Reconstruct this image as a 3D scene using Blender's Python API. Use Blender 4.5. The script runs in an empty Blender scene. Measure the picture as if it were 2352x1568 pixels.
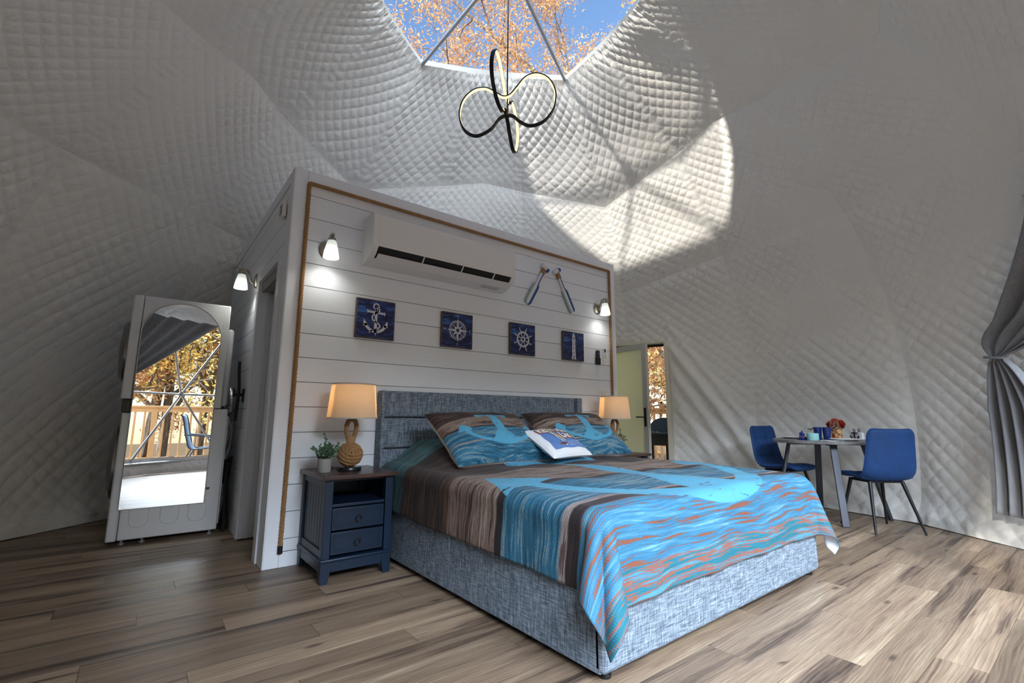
import bpy, bmesh, math, random
import numpy as np
from mathutils import Vector, Matrix
random.seed(7); np.random.seed(7)
SC = bpy.context.scene; COL = SC.collection
PI = math.pi; R_ = math.radians

# ------------------------------------------------------------------ camera
cd = bpy.data.cameras.new('camera'); cam = bpy.data.objects.new('camera', cd); COL.objects.link(cam)
FPX, YAW, PIT, ROL = 1074.667, 0.666991, 0.161025, 0.00434934
fw = Vector((math.sin(YAW)*math.cos(PIT), math.cos(YAW)*math.cos(PIT), math.sin(PIT)))
rt = Vector((math.cos(YAW), -math.sin(YAW), 0)); up = rt.cross(fw)
r2 = math.cos(ROL)*rt + math.sin(ROL)*up; u2 = -math.sin(ROL)*rt + math.cos(ROL)*up
mt = Matrix((r2, u2, -fw)).transposed().to_4x4(); mt.translation = Vector((-0.74346, -3.590627, 1.0))
cam.matrix_world = mt
cd.sensor_width = 36.0; cd.sensor_fit = 'HORIZONTAL'; cd.lens = FPX*36.0/2352; cd.clip_start = 0.02; cd.clip_end = 400
SC.camera = cam

# ------------------------------------------------------------------ light
SC.view_settings.view_transform = 'Standard'; SC.view_settings.look = 'None'
SC.view_settings.gamma = 1.0; SC.view_settings.use_curve_mapping = False
SC.view_settings.exposure = 0.37
SUN_EL, SUN_AZ = R_(20.7), R_(14.0)          # direction the rays travel (azimuth) and their elevation
W = bpy.data.worlds.new('world'); SC.world = W; W.use_nodes = True
wn = W.node_tree; wn.nodes.clear()
wo = wn.nodes.new('ShaderNodeOutputWorld'); wb = wn.nodes.new('ShaderNodeBackground'); ws = wn.nodes.new('ShaderNodeTexSky')
ws.sky_type = 'NISHITA'; ws.sun_disc = False; ws.sun_elevation = SUN_EL; ws.sun_rotation = R_(270-14); ws.air_density = 1.0; ws.dust_density = 0.3; ws.ozone_density = 3.0
wb.inputs['Strength'].default_value = 0.29
wn.links.new(ws.outputs[0], wb.inputs['Color']); wn.links.new(wb.outputs[0], wo.inputs['Surface'])
sl = bpy.data.lights.new('sun', 'SUN'); sl.energy = 9.0; sl.angle = R_(1.5); sl.color = (1.0, 0.93, 0.82)
so = bpy.data.objects.new('sun', sl); COL.objects.link(so)
sd = Vector((math.cos(SUN_AZ)*math.cos(SUN_EL), math.sin(SUN_AZ)*math.cos(SUN_EL), -math.sin(SUN_EL)))
so.rotation_euler = sd.to_track_quat('-Z', 'Y').to_euler()
# added area lamp above the deck to strengthen daylight through the big front window
al = bpy.data.lights.new('added_daylight_fill', 'AREA'); al.shape = 'RECTANGLE'; al.size = 9.0; al.size_y = 5.0; al.energy = 5600; al.color = (0.77, 0.88, 1.0)
ao = bpy.data.objects.new('added_daylight_fill', al); COL.objects.link(ao)
ao.location = (-1.6, -9.6, 6.7)
ao.rotation_euler = (Vector((3.0, -1.2, 1.0)) - Vector(ao.location)).to_track_quat('-Z', 'Y').to_euler()

# ------------------------------------------------------------------ helpers
def lin(c):
    return tuple(((x/255.0)/12.92 if x/255.0 <= 0.04045 else ((x/255.0+0.055)/1.055)**2.4) for x in c)
class NT:
    def __init__(s, name):
        s.m = bpy.data.materials.new(name); s.m.use_nodes = True; s.t = s.m.node_tree
        s.t.nodes.clear(); s.out = s.t.nodes.new('ShaderNodeOutputMaterial')
    def n(s, typ, ins=None, **props):
        nd = s.t.nodes.new('ShaderNode'+typ)
        for k, v in props.items(): setattr(nd, k, v)
        if ins:
            for k, v in ins.items(): s.set(nd.inputs[k], v)
        return nd
    def set(s, sock, v):
        if isinstance(v, bpy.types.NodeSocket): s.t.links.new(v, sock)
        elif isinstance(v, bpy.types.Node): s.t.links.new(v.outputs[0], sock)
        else:
            if hasattr(sock.default_value, '__len__') and not hasattr(v, '__len__'): v = (v,)*len(sock.default_value)
            if hasattr(v, '__len__') and len(sock.default_value) == 4 and len(v) == 3: v = tuple(v)+(1,)
            sock.default_value = v
    def math(s, op, a, b=0.0, c=0.0, clamp=False):
        nd = s.n('Math', {0: a, 1: b, 2: c}, operation=op); nd.use_clamp = clamp; return nd.outputs[0]
    def noise(s, vec=None, scale=5, detail=3, rough=0.5, dist=0.0):
        i = {'Scale': scale, 'Detail': detail, 'Roughness': rough, 'Distortion': dist}
        if vec is not None: i['Vector'] = vec
        return s.n('TexNoise', i).outputs[0]
    def mapv(s, vec, scale=(1, 1, 1), loc=(0, 0, 0), rot=(0, 0, 0)):
        return s.n('Mapping', {'Vector': vec, 'Scale': scale, 'Location': loc, 'Rotation': rot}).outputs[0]
    def coord(s, k='Object'):
        return s.n('TexCoord').outputs[k]
    def ramp(s, fac, stops, interp='LINEAR'):
        nd = s.n('ValToRGB', {0: fac}); cr = nd.color_ramp; cr.interpolation = interp
        while len(cr.elements) < len(stops): cr.elements.new(0.5)
        for e, (p, c) in zip(cr.elements, stops):
            e.position = p; e.color = tuple(c)+(1,) if len(c) == 3 else c
        return nd.outputs[0]
    def mix(s, f, a, b, blend='MIX'):
        nd = s.n('Mix', data_type='RGBA', blend_type=blend); s.set(nd.inputs[0], f); s.set(nd.inputs[6], a); s.set(nd.inputs[7], b); return nd.outputs[2]
    def bump(s, h, strength=0.3, dist=0.01):
        return s.n('Bump', {'Height': h, 'Strength': strength, 'Distance': dist}).outputs[0]
    def bsdf(s, **k):
        i = {a.replace('_', ' '): v for a, v in k.items()}
        b = s.n('BsdfPrincipled', i); s.t.links.new(b.outputs[0], s.out.inputs['Surface']); return b
    def surf(s, node): s.t.links.new(node.outputs[0], s.out.inputs['Surface'])
MATS = {}
def mat(name, rgb, rough=0.5, metal=0.0, var=0.06, scale=25, bump=0.0, bscale=200, spec=0.5, sheen=0.0, coat=0.0, stretch=(1, 1, 1)):
    if name in MATS: return MATS[name]
    t = NT(name); c = lin(rgb); co = t.mapv(t.coord(), stretch)
    f = t.noise(co, scale, 4)
    a = tuple(min(1, x*(1-var)) for x in c); b = tuple(min(1, x*(1+var)) for x in c)
    bs = t.bsdf(Base_Color=t.mix(f, a, b), Roughness=rough, Metallic=metal)
    bs.inputs['Specular IOR Level'].default_value = spec
    if sheen: bs.inputs['Sheen Weight'].default_value = sheen
    if coat: bs.inputs['Coat Weight'].default_value = coat; bs.inputs['Coat Roughness'].default_value = 0.05
    if bump: t.set(bs.inputs['Normal'], t.bump(t.noise(co, bscale, 3), bump, 0.004))
    MATS[name] = t.m; return t.m

def mk(name, V, F, m=None, parent=None, smooth=True, bev=0.0, seg=2, ang=40, attrs=None, uv=None, kind=None):
    me = bpy.data.meshes.new(name)
    V = np.asarray(V, dtype=float)
    me.from_pydata(V.tolist(), [], F if isinstance(F, list) else F.tolist()); me.update()
    if m: me.materials.append(m)
    if smooth:
        me.polygons.foreach_set('use_smooth', np.ones(len(me.polygons), bool))
        if ang < 180: me.set_sharp_from_angle(angle=R_(ang))
    if attrs:
        for k, v in attrs.items():
            a = me.attributes.new(k, 'FLOAT', 'POINT'); a.data.foreach_set('value', np.asarray(v, np.float32))
    o = bpy.data.objects.new(name, me); COL.objects.link(o)
    if parent: o.parent = parent
    if bev:
        b = o.modifiers.new('bevel', 'BEVEL'); b.width = bev; b.segments = seg; b.limit_method = 'ANGLE'; b.angle_limit = R_(35); b.harden_normals = False
    if kind: o['kind'] = kind
    return o
class B:
    def __init__(s): s.v = []; s.f = []
    def add(s, V, F):
        n = len(s.v); s.v += [tuple(p) for p in V]; s.f += [[i+n for i in q] for q in F]; return s
    def box(s, x0, x1, y0, y1, z0, z1, M=None):
        V = [(x0,y0,z0),(x1,y0,z0),(x1,y1,z0),(x0,y1,z0),(x0,y0,z1),(x1,y0,z1),(x1,y1,z1),(x0,y1,z1)]
        if M is not None: V = [tuple(M @ Vector(p)) for p in V]
        return s.add(V, [[0,3,2,1],[4,5,6,7],[0,1,5,4],[1,2,6,5],[2,3,7,6],[3,0,4,7]])
    def bar(s, p, q, w, d, upv=(0, 0, 1)):          # square bar from p to q
        p, q = Vector(p), Vector(q); z = (q-p); L = z.length; z.normalize()
        x = z.cross(Vector(upv)); x = x.normalized() if x.length > 1e-4 else Vector((1, 0, 0)); y = z.cross(x)
        M = Matrix((x, y, z)).transposed().to_4x4(); M.translation = p
        return s.box(-w/2, w/2, -d/2, d/2, 0, L, M)
    def tube(s, pts, r, n=8, closed=False, caps=True):
        pts = [Vector(p) for p in pts]; N = len(pts); rr = r if hasattr(r, '__len__') else [r]*N
        T = []
        for i in range(N):
            a = pts[(i-1) % N] if (closed or i > 0) else pts[i]; b = pts[(i+1) % N] if (closed or i < N-1) else pts[i]
            T.append((b-a).normalized())
        u = T[0].orthogonal().normalized(); V = []
        for i in range(N):
            u = (u - T[i]*u.dot(T[i])); u = u.normalized() if u.length > 1e-6 else T[i].orthogonal().normalized()
            w = T[i].cross(u)
            for k in range(n):
                a = 2*PI*k/n; V.append(pts[i] + (u*math.cos(a)+w*math.sin(a))*rr[i])
        F = []
        for i in range(N if closed else N-1):
            j = (i+1) % N
            for k in range(n): F.append([i*n+k, i*n+(k+1) % n, j*n+(k+1) % n, j*n+k])
        if caps and not closed: F.append(list(range(n))[::-1]); F.append([(N-1)*n+k for k in range(n)])
        return s.add(V, F)
    def lathe(s, prof, n=28, c=(0, 0, 0), sx=1, sy=1):
        V = []; F = []
        for r, z in prof:
            for k in range(n): V.append((c[0]+sx*r*math.cos(2*PI*k/n), c[1]+sy*r*math.sin(2*PI*k/n), c[2]+z))
        for i in range(len(prof)-1):
            for k in range(n): F.append([i*n+k, i*n+(k+1) % n, (i+1)*n+(k+1) % n, (i+1)*n+k])
        if prof[0][0] > 1e-5: F.append(list(range(n))[::-1])
        if prof[-1][0] > 1e-5: F.append([(len(prof)-1)*n+k for k in range(n)])
        return s.add(V, F)
    def prism(s, poly, fn, t0, t1):                   # poly 2d, fn(a,b,t)->3d
        n = len(poly); V = [fn(a, b, t0) for a, b in poly] + [fn(a, b, t1) for a, b in poly]
        F = [[i, (i+1) % n, n+(i+1) % n, n+i] for i in range(n)] + [list(range(n))[::-1], list(range(n, 2*n))]
        return s.add(V, F)
    def grid(s, fn, nu, nv, cu=False, cv=False):
        n = len(s.v); A = nu if cu else nu+1; C = nv if cv else nv+1
        for i in range(A):
            for j in range(C): s.v.append(tuple(fn(i/nu, j/nv)))
        for i in range(nu):
            for j in range(nv): s.f.append([n+i*C+j, n+((i+1) % A)*C+j, n+((i+1) % A)*C+(j+1) % C, n+i*C+(j+1) % C])
        return s
    def mk(s, name, m, parent=None, **k): return mk(name, s.v, s.f, m, parent, **k)
def smoothpath(P, n=8, closed=False):
    P = [Vector(p) for p in P]; N = len(P); out = []
    for i in range(N if closed else N-1):
        g = lambda j: P[j % N] if closed else P[max(0, min(N-1, j))]
        a, b, c, d = g(i-1), g(i), g(i+1), g(i+2)
        for k in range(n):
            t = k/n; out.append(0.5*((2*b)+(c-a)*t+(2*a-5*b+4*c-d)*t*t+(3*b-a-3*c+d)*t**3))
    if not closed: out.append(P[-1])
    return out
def rope(b, pts, R, pitch, n=6, strands=3, step=None, closed=False):
    pts = [Vector(p) for p in pts]
    if closed: pts = pts+[pts[0]]
    cum = [0]
    for i in range(1, len(pts)): cum.append(cum[-1]+(pts[i]-pts[i-1]).length)
    L = cum[-1]; step = step or pitch/9; N = max(4, int(L/step))
    if closed: pitch = L/max(1, round(L/pitch))
    u = None; Q = []; j = 0
    for i in range(N+1):
        d = L*i/N
        while j < len(cum)-2 and cum[j+1] < d: j += 1
        t = (d-cum[j])/max(1e-9, cum[j+1]-cum[j]); p = pts[j].lerp(pts[j+1], t)
        Q.append((p, d))
    S = [[] for _ in range(strands)]
    for i, (p, d) in enumerate(Q):
        a = Q[max(0, i-1)][0]; c = Q[min(N, i+1)][0]; T = (c-a).normalized()
        if u is None: u = T.orthogonal().normalized()
        u = (u-T*u.dot(T)).normalized(); w = T.cross(u)
        for k in range(strands):
            ph = 2*PI*(d/pitch+k/strands); S[k].append(p+(u*math.cos(ph)+w*math.sin(ph))*R*0.48)
    for k in range(strands): b.tube(S[k], R*0.56, n)
    return b
def empty(name, loc=(0, 0, 0), rz=0.0):
    o = bpy.data.objects.new(name, None); COL.objects.link(o); o.location = loc; o.rotation_euler = (0, 0, rz); o.empty_display_size = 0.05; return o
def tag(o, label, cat, group=None):
    o['label'] = label; o['category'] = cat
    if group: o['group'] = group
    return o
def thing(name, label, cat, loc=(0, 0, 0), rz=0.0, group=None): return tag(empty(name, loc, rz), label, cat, group)
def struct(o): o['kind'] = 'structure'; return o
def dup(o, loc=None, rz=None, parent=None):
    c = o.copy(); COL.objects.link(c)
    if parent: c.parent = parent
    if loc is not None: c.location = loc
    if rz is not None: c.rotation_euler = (0, 0, rz)
    for ch in list(o.children): dup(ch, parent=c)
    return c
def text_mesh(txt, size, off=0.0):
    cu = bpy.data.curves.new('t', 'FONT'); cu.body = txt; cu.size = size; cu.align_x = 'CENTER'; cu.align_y = 'CENTER'; cu.offset = size*off
    o = bpy.data.objects.new('t', cu); COL.objects.link(o); dg = bpy.context.evaluated_depsgraph_get()
    me = o.evaluated_get(dg).to_mesh(); V = [tuple(v.co) for v in me.vertices]; F = [list(p.vertices) for p in me.polygons]
    o.evaluated_get(dg).to_mesh_clear(); bpy.data.objects.remove(o); bpy.data.curves.remove(cu); return V, F
def poly_sdf(P, poly):
    P = np.asarray(P, float); poly = np.asarray(poly, float); n = len(poly)
    d = np.full(len(P), 1e9); s = np.ones(len(P))
    for i in range(n):
        a = poly[i]; b = poly[i-1]; e = b-a; w = P-a
        t = np.clip((w@e)/(e@e), 0, 1)[:, None]; q = w-e*t; d = np.minimum(d, (q*q).sum(1))
        c1 = P[:, 1] >= a[1]; c2 = P[:, 1] < b[1]; c3 = e[0]*w[:, 1] > e[1]*w[:, 0]
        fl = (c1 & c2 & c3) | (~c1 & ~c2 & ~c3); s = np.where(fl, -s, s)
    return s*np.sqrt(d)
def ss(a, b, x):
    t = np.clip((np.asarray(x, float)-a)/(b-a), 0, 1); return t*t*(3-2*t)
# ------------------------------------------------------------------ materials used widely
def shiplap_mat():
    t = NT('painted_white_board'); co = t.coord(); f = t.noise(t.mapv(co, (1.5, 1, 14)), 3, 3)
    r = t.n('ObjectInfo').outputs['Random']
    c = t.mix(f, lin((228, 234, 244)), lin((236, 241, 250))); c = t.mix(t.math('MULTIPLY', r, 0.5), c, lin((224, 230, 240)))
    t.bsdf(Base_Color=c, Roughness=0.42); return t.m
M_BOARD = shiplap_mat()
M_TRIM = mat('painted_white_trim', (232, 237, 247), 0.38, var=0.02)
M_STEEL = mat('galvanized_steel', (190, 194, 200), 0.35, 0.8, var=0.08)
M_NICKEL = mat('brushed_nickel', (176, 168, 154), 0.28, 1.0, var=0.08, scale=60)
M_BLACK = mat('matte_black_metal', (30, 30, 32), 0.45, 0.3)
M_PLASTIC = mat('white_plastic', (232, 232, 232), 0.3, var=0.02)
M_JUTE = mat('jute_rope', (156, 118, 78), 0.85, var=0.25, scale=90, bump=0.4, bscale=400)
M_SKIN = None
def liner_mat():
    t = NT('quilted_white_liner'); co = t.coord()
    f = t.noise(co, 1.6, 3); g = t.noise(co, 40, 3)
    c = t.mix(f, lin((231, 229, 224)), lin((238, 237, 233)))
    b = t.bump(t.noise(t.mapv(co, (1, 1, 1)), 28, 4, 0.6, 1.5), 0.25, 0.02)
    bs = t.bsdf(Base_Color=c, Roughness=0.62, Normal=b); bs.inputs['Sheen Weight'].default_value = 0.1
    return t.m
M_LINER = liner_mat()
M_SHELL = mat('white_dome_cover', (222, 222, 218), 0.6, var=0.03)
def clear_mat(name, tint=(1, 1, 1), rough=0.0, refl=0.25):
    t = NT(name); lw = t.n('LayerWeight', {'Blend': refl}).outputs['Fresnel']
    wob = t.bump(t.noise(t.coord(), 3.0, 2), 0.15, 0.02)
    mx = t.n('MixShader', {0: t.math('MULTIPLY', lw, 0.5), 1: t.n('BsdfTransparent', {'Color': tint}), 2: t.n('BsdfGlossy', {'Roughness': 0.03, 'Normal': wob})})
    t.surf(mx); return t.m
M_PVC = clear_mat('clear_vinyl', (0.96, 0.97, 0.98))

# ------------------------------------------------------------------ dome geometry
DC = np.array([1.54, -0.616, 0.954]); DR = 4.266
def S(pol, az, r=DR):
    p, a = np.radians(pol), np.radians(az)
    return np.stack([DC[0]+r*np.sin(p)*np.cos(a), DC[1]+r*np.sin(p)*np.sin(a), DC[2]+r*np.cos(p)+0*a], -1)
def sky_pol(az):
    d = (np.asarray(az, float)-24) % 72 - 36
    ch = np.degrees(np.arctan(np.tan(R_(19.5))*np.cos(R_(36))/np.cos(np.radians(d))))
    return ch*0.62+19.5*0.38
def ring_pol(ring, k):
    edge = (k % 3) == 1
    if ring == 2: return 44.2 if edge else 38.9
    if ring == 3: return 62.6 if edge else 58.8
FLOOR_POL = 102.95
def panel(ring, k, nu, nv, extra=0.0, quilt=True):
    """ring 1..3 ; gore k between azimuth 24k and 24k+24. returns V,(nu+1)x(nv+1) grid"""
    a0, a1 = 24.0*k, 24.0*k+24
    u = np.linspace(0, 1, nu+1)[:, None]; v = np.linspace(0, 1, nv+1)[None, :]
    A = a0+(a1-a0)*u; U = u+0*v; Vv = v+0*u; AZ = A+0*v
    def edge_line(rg):
        p0, p1 = ring_pol(rg, k % 15), ring_pol(rg, (k+1) % 15)
        P0, P1 = S(p0, a0), S(p1, a1); uu = np.linspace(0, 1, nu+1)[:, None]
        L = P0*(1-uu)+P1*uu
        if rg == 2 and k % 3 == 2:
            H = S(37.4, (a0+a1)/2, DR*1.0)
            L = np.where(uu < 0.5, P0*(1-2*uu)+H*(2*uu), H*(2-2*uu)+P1*(2*uu-1))
        return L
    if ring == 1:
        top = S(sky_pol(A[:, 0]), A[:, 0]); bot = edge_line(2)
    elif ring == 2:
        top = edge_line(2); bot = edge_line(3)
    if ring < 3:
        P = top[:, None, :]*(1-v[..., None])+bot[:, None, :]*v[..., None]
        n = DC-P; n /= np.linalg.norm(n, axis=-1, keepdims=True)
        P = P-n*(0.030*np.sin(PI*Vv)*np.sin(PI*U))[..., None]
    else:
        p0, p1 = ring_pol(3, k % 15), ring_pol(3, (k+1) % 15)
        pl0 = p0+(FLOOR_POL-p0)*Vv; pl1 = p1+(FLOOR_POL-p1)*Vv
        P = S(pl0, a0+0*Vv)*(1-U[..., None])+S(pl1, a1+0*Vv)*U[..., None]
        n = DC-P; n /= np.linalg.norm(n, axis=-1, keepdims=True)
        P = P-n*(0.05*np.sin(PI*U)*(0.35+0.65*np.sin(PI*Vv))*ss(0.0, 0.16, Vv))[..., None]
    n = DC-P; n /= np.linalg.norm(n, axis=-1, keepdims=True)
    if quilt:
        cu = {1: 7, 2: 10, 3: 11}[ring]; cv = {1: 10, 2: 11, 3: 20}[ring]
        p = cu*U+cv*Vv; q = cu*U-cv*Vv
        h = (np.abs(np.sin(PI*p))*np.abs(np.sin(PI*q)))**0.42
        edge = np.minimum(np.minimum(U, 1-U)*1.5, np.minimum(Vv, 1-Vv)*(1.2 if ring < 3 else 3.4))
        fade = ss(0.0, 0.10, edge)
        am = (0.0115 if ring < 3 else 0.014)*(0.2+0.8*fade)
        X = P[..., 0]*3.1+P[..., 1]*1.7; Y = P[..., 2]*2.3-P[..., 0]*1.1
        am = am*(0.75+0.35*np.sin(X*1.3+k)*np.sin(Y*1.7+2*ring))
        wr = np.exp(-np.minimum(Vv, 1-Vv)*(9 if ring < 3 else 22))*np.sin(AZ*3.3+3*np.sin(AZ*0.9))*0.0035
        wr += np.exp(-np.minimum(U, 1-U)*14)*np.sin(Vv*cv*9.1+2*np.sin(Vv*23))*0.003
        slow = 0.014*np.sin(X*0.9+k*1.7)*np.sin(Y*1.1+k)*np.minimum(1, edge*6)
        d = h*am+wr+slow
        if ring == 3:
            z = P[..., 2]
            d = d+0.05*ss(0.22, 0.06, z)*(1+0.16*np.sin(AZ*0.83)+0.07*np.sin(AZ*2.3))     # loose skirt rolled at the floor
            if k % 15 in (0, 14):                                                   # cloth pulled from the door head to the floor
                aa = np.where(AZ > 180, AZ-360, AZ); w = ss(-20, 6, aa)*ss(16, 13.5, aa)
                qq = (z-2.15)+1.55*((15.5-aa)/24.0)*1.75
                d = d+w*(0.075*np.exp(-(qq/0.13)**2)+0.05*np.exp(-((qq+0.42)/0.12)**2)+0.045*np.exp(-((qq+0.85)/0.13)**2)+0.03*np.exp(-((qq-0.33)/0.1)**2))
        P = P+n*(d+0.0)[..., None]
    return P-n*extra, AZ
DOOR_AZ = (16.2, 30.6); WIN_AZ = (-126.5, -45.0); WIN_Z = (0.27, 2.66)
def blocked(C, AZ):
    az = np.where(AZ > 180, AZ-360, AZ)
    door = (az > DOOR_AZ[0]) & (az < DOOR_AZ[1]) & (C[..., 2] < 2.15)
    win = (az > WIN_AZ[0]) & (az < WIN_AZ[1]) & (C[..., 2] > WIN_Z[0]) & (C[..., 2] < WIN_Z[1])
    return door | win
def panel_mesh(ring, k, N=8, extra=0.0, quilt=True, coarse=6):
    if quilt: nu, nv = {1: (7, 10), 2: (10, 11), 3: (11, 20)}[ring]; nu *= N; nv *= N
    else: nu, nv = coarse*2, coarse*(2 if ring < 3 else 6)
    P, AZ = panel(ring, k, nu, nv, extra, quilt)
    i = np.arange(nu)[:, None]; j = np.arange(nv)[None, :]
    a = i*(nv+1)+j; b = (i+1)*(nv+1)+j; c = b+1; d = a+1
    Cc = (P[:-1, :-1]+P[1:, 1:])/2; keep = ~blocked(Cc, (AZ[:-1, :-1]+AZ[1:, 1:])/2)
    par = ((i+j+1) % N == 0) & keep; par2 = (~par) & keep
    st = lambda *q: np.stack(q, -1)
    F = []
    # split along the stitch line
    F += st(a, b, d)[par].tolist(); F += st(b, c, d)[par].tolist()
    F += st(a, b, c)[par2].tolist(); F += st(a, c, d)[par2].tolist()
    return P.reshape(-1, 3), F
# outer cover as the structure; the quilted panels hang on it
def shell(name, rings, ks):
    V = []; F = []
    for rg in rings:
        for k in ks:
            v, f = panel_mesh(rg, k, 8, 0.09, False); n = len(V); V += v.tolist(); F += [[q+n for q in g] for g in f]
    return struct(mk(name, V, F, M_SHELL, smooth=False))
roof = shell('ceiling', (1, 2), range(15))
zones = {'wall_right': [13, 14, 0, 1], 'wall_back': [2, 3, 4, 5], 'wall_left': [6, 7, 8], 'wall_front': [9, 10, 11, 12]}
walls = {n: shell(n, (3,), ks) for n, ks in zones.items()}
for k in range(15):
    for rg in (1, 2, 3):
        V, F = panel_mesh(rg, k)
        if rg < 3: par = roof
        else: par = walls[[n for n, ks in zones.items() if k in ks][0]]
        if F: mk('liner_panel', V, F, M_LINER, par, ang=180)
# skylight: five clear triangles, five struts
apex = S(0, 0); ring1 = [S(19.5, 24+72*m) for m in range(5)]
V = [apex]+ring1; sky = struct(mk('window_1', [DC+(p-DC)*1.012 for p in V], [[0, 1+m, 1+(m+1) % 5] for m in range(5)], M_PVC, smooth=False))
for m in range(5):
    B().tube([apex, ring1[m]], 0.021, 10).mk('strut', M_STEEL, sky)
B().lathe([(0.0, -0.03), (0.07, -0.03), (0.07, 0.03), (0.0, 0.03)], 16, tuple(apex)).mk('hub_plate', M_STEEL, sky)
# front window
b = B()
def wfn(u, v):
    az = WIN_AZ[0]-1+(WIN_AZ[1]-WIN_AZ[0]+2)*u; z = WIN_Z[0]-0.05+(WIN_Z[1]-WIN_Z[0]+0.1)*v
    pol = math.degrees(math.acos((z-DC[2])/DR)); return S(pol, az, DR*0.996)
win = struct(b.grid(wfn, 24, 8).mk('window_2', M_PVC))
hubs = [S(84.0, a, DR*1.004) for a in (-137.5, -113.5, -89.5, -65.5, -41.5)]
for i, h in enumerate(hubs):
    a = -137.5+24*i
    if i < 4: B().tube([h, hubs[i+1]], 0.019, 10).mk('strut', M_STEEL, win)
    for da in (-12, 12):
        for pl in (58.5, 102.6):
          if WIN_AZ[0] < a+da < WIN_AZ[1]:
            q = S(pl, a+da, DR*1.004); q = h+(q-h)*min(1.0, (2.70-h[2])/max(1e-3, q[2]-h[2])) if q[2] > 2.70 else q
            B().tube([h, q], 0.019, 10).mk('strut', M_STEEL, win)
    B().lathe([(0.0, -0.04), (0.045, -0.03), (0.045, 0.03), (0, 0.04)], 14, tuple(h)).mk('hub_plate', M_STEEL, win)
pp = [S(100.5, a, DR*0.985) for a in np.linspace(-126.5, -45, 40)]
B().tube(pp, 0.025, 8).mk('sill_pipe', M_STEEL, win)

# ------------------------------------------------------------------ floor
def floor_mat():
    t = NT('vinyl_wood_plank'); rnd = t.n('ObjectInfo').outputs['Random']
    off = t.n('CombineXYZ', {0: t.math('MULTIPLY', rnd, 91.0), 1: t.math('MULTIPLY', rnd, 37.0), 2: t.math('MULTIPLY', rnd, 17.0)})
    co = t.n('VectorMath', {0: t.coord(), 1: off}, operation='ADD').outputs[0]
    warp = t.noise(t.mapv(co, (1.1, 4, 1)), 1.4, 1, 0.4)
    cw = t.n('VectorMath', {0: co, 1: t.n('CombineXYZ', {0: t.math('MULTIPLY', warp, 0.10), 1: t.math('MULTIPLY', warp, 0.05)})}, operation='ADD').outputs[0]
    big = t.noise(t.mapv(cw, (0.55, 10, 1)), 1.0, 7, 0.62, 0.25)
    fine = t.noise(t.mapv(cw, (4.0, 150, 1)), 1.0, 4, 0.65)
    ring = t.n('TexWave', {'Vector': t.mapv(cw, (0.9, 20, 1)), 'Scale': 1.0, 'Distortion': 9.0, 'Detail': 4.0, 'Detail Scale': 1.6}, wave_type='BANDS', bands_direction='Y').outputs[1]
    col = t.ramp(big, [(0.34, lin((56, 43, 37))), (0.41, lin((106, 86, 71))), (0.46, lin((158, 133, 110))), (0.56, lin((176, 151, 125))), (0.64, lin((196, 172, 144))), (0.68, lin((222, 200, 170)))])
    col = t.mix(0.16, col, t.ramp(ring, [(0.0, lin((104, 86, 74))), (1.0, lin((200, 180, 158)))]), 'MIX')
    col = t.mix(t.math('MULTIPLY', t.ramp(fine, [(0.42, (0, 0, 0)), (0.7, (1, 1, 1))]), 0.55), col, lin((96, 78, 68)), 'MIX')
    vo = t.n('TexVoronoi', {'Vector': t.mapv(cw, (2.6, 7.5, 1)), 'Scale': 1.0, 'Randomness': 1.0}).outputs['Distance']
    kn = t.ramp(vo, [(0.04, (1, 1, 1)), (0.15, (0, 0, 0))]); kn2 = t.math('MULTIPLY', kn, t.math('GREATER_THAN', t.noise(t.mapv(co, (1.1, 3, 1)), 1.0, 1), 0.52))
    col = t.mix(t.math('MULTIPLY', kn2, 0.8), col, lin((58, 46, 42)))
    br = t.math('ADD', t.math('MULTIPLY', rnd, 0.40), 0.45)
    col = t.mix(1.0, col, t.n('CombineXYZ', {0: br, 1: br, 2: br}), 'MULTIPLY')
    bs = t.bsdf(Base_Color=col, Roughness=t.math('ADD', t.math('MULTIPLY', fine, 0.2), 0.36), Normal=t.bump(fine, 0.12, 0.002))
    return t.m
M_PLANK = floor_mat()
fl = B().lathe([(0.0, -0.05), (4.42, -0.05), (4.42, -0.006), (0.0, -0.006)], 72, (DC[0], DC[1], 0)).mk('floor', mat('subfloor', (70, 60, 52), 0.8), smooth=False)
struct(fl)
PW = 0.1635; pm = {}
for r in range(-14, 38):
    y0 = -2.505-PW*(-r) if False else -2.505+PW*r
    ym = y0+PW/2
    hw = 4.24**2-(ym-DC[1])**2
    if hw <= 0.2: continue
    hw = math.sqrt(hw); xs, xe = DC[0]-hw, DC[0]+hw; spans = [(xs, xe)]
    if ym > 0.12: spans = [(xs, 0.104 if ym < 1.0 and ym > 0.2 else -0.005), (3.68, xe)]
    for (sa, sb) in spans:
        if sb-sa < 0.1: continue
        x = sa; first = True; Lp = 1.36
        ph = ((r*0.377) % 1.0)*Lp; nxt = math.floor((sa-ph)/Lp)*Lp+ph+Lp
        while x < sb-0.01:
            e = min(nxt, sb)
            if e-x > 0.02:
                L = round(e-x, 2)
                if L not in pm:
                    g = 0.0009; bb = B().box(-L/2+g, L/2-g, -PW/2+g, PW/2-g, -0.006, 0.0); pm[L] = bb
                    o = bb.mk('plank', M_PLANK, fl, smooth=False); pm[L] = o
                else:
                    o = pm[L].copy(); COL.objects.link(o)
                o.location = ((x+e)/2, ym, 0)
            x = e; nxt = e+Lp
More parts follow.
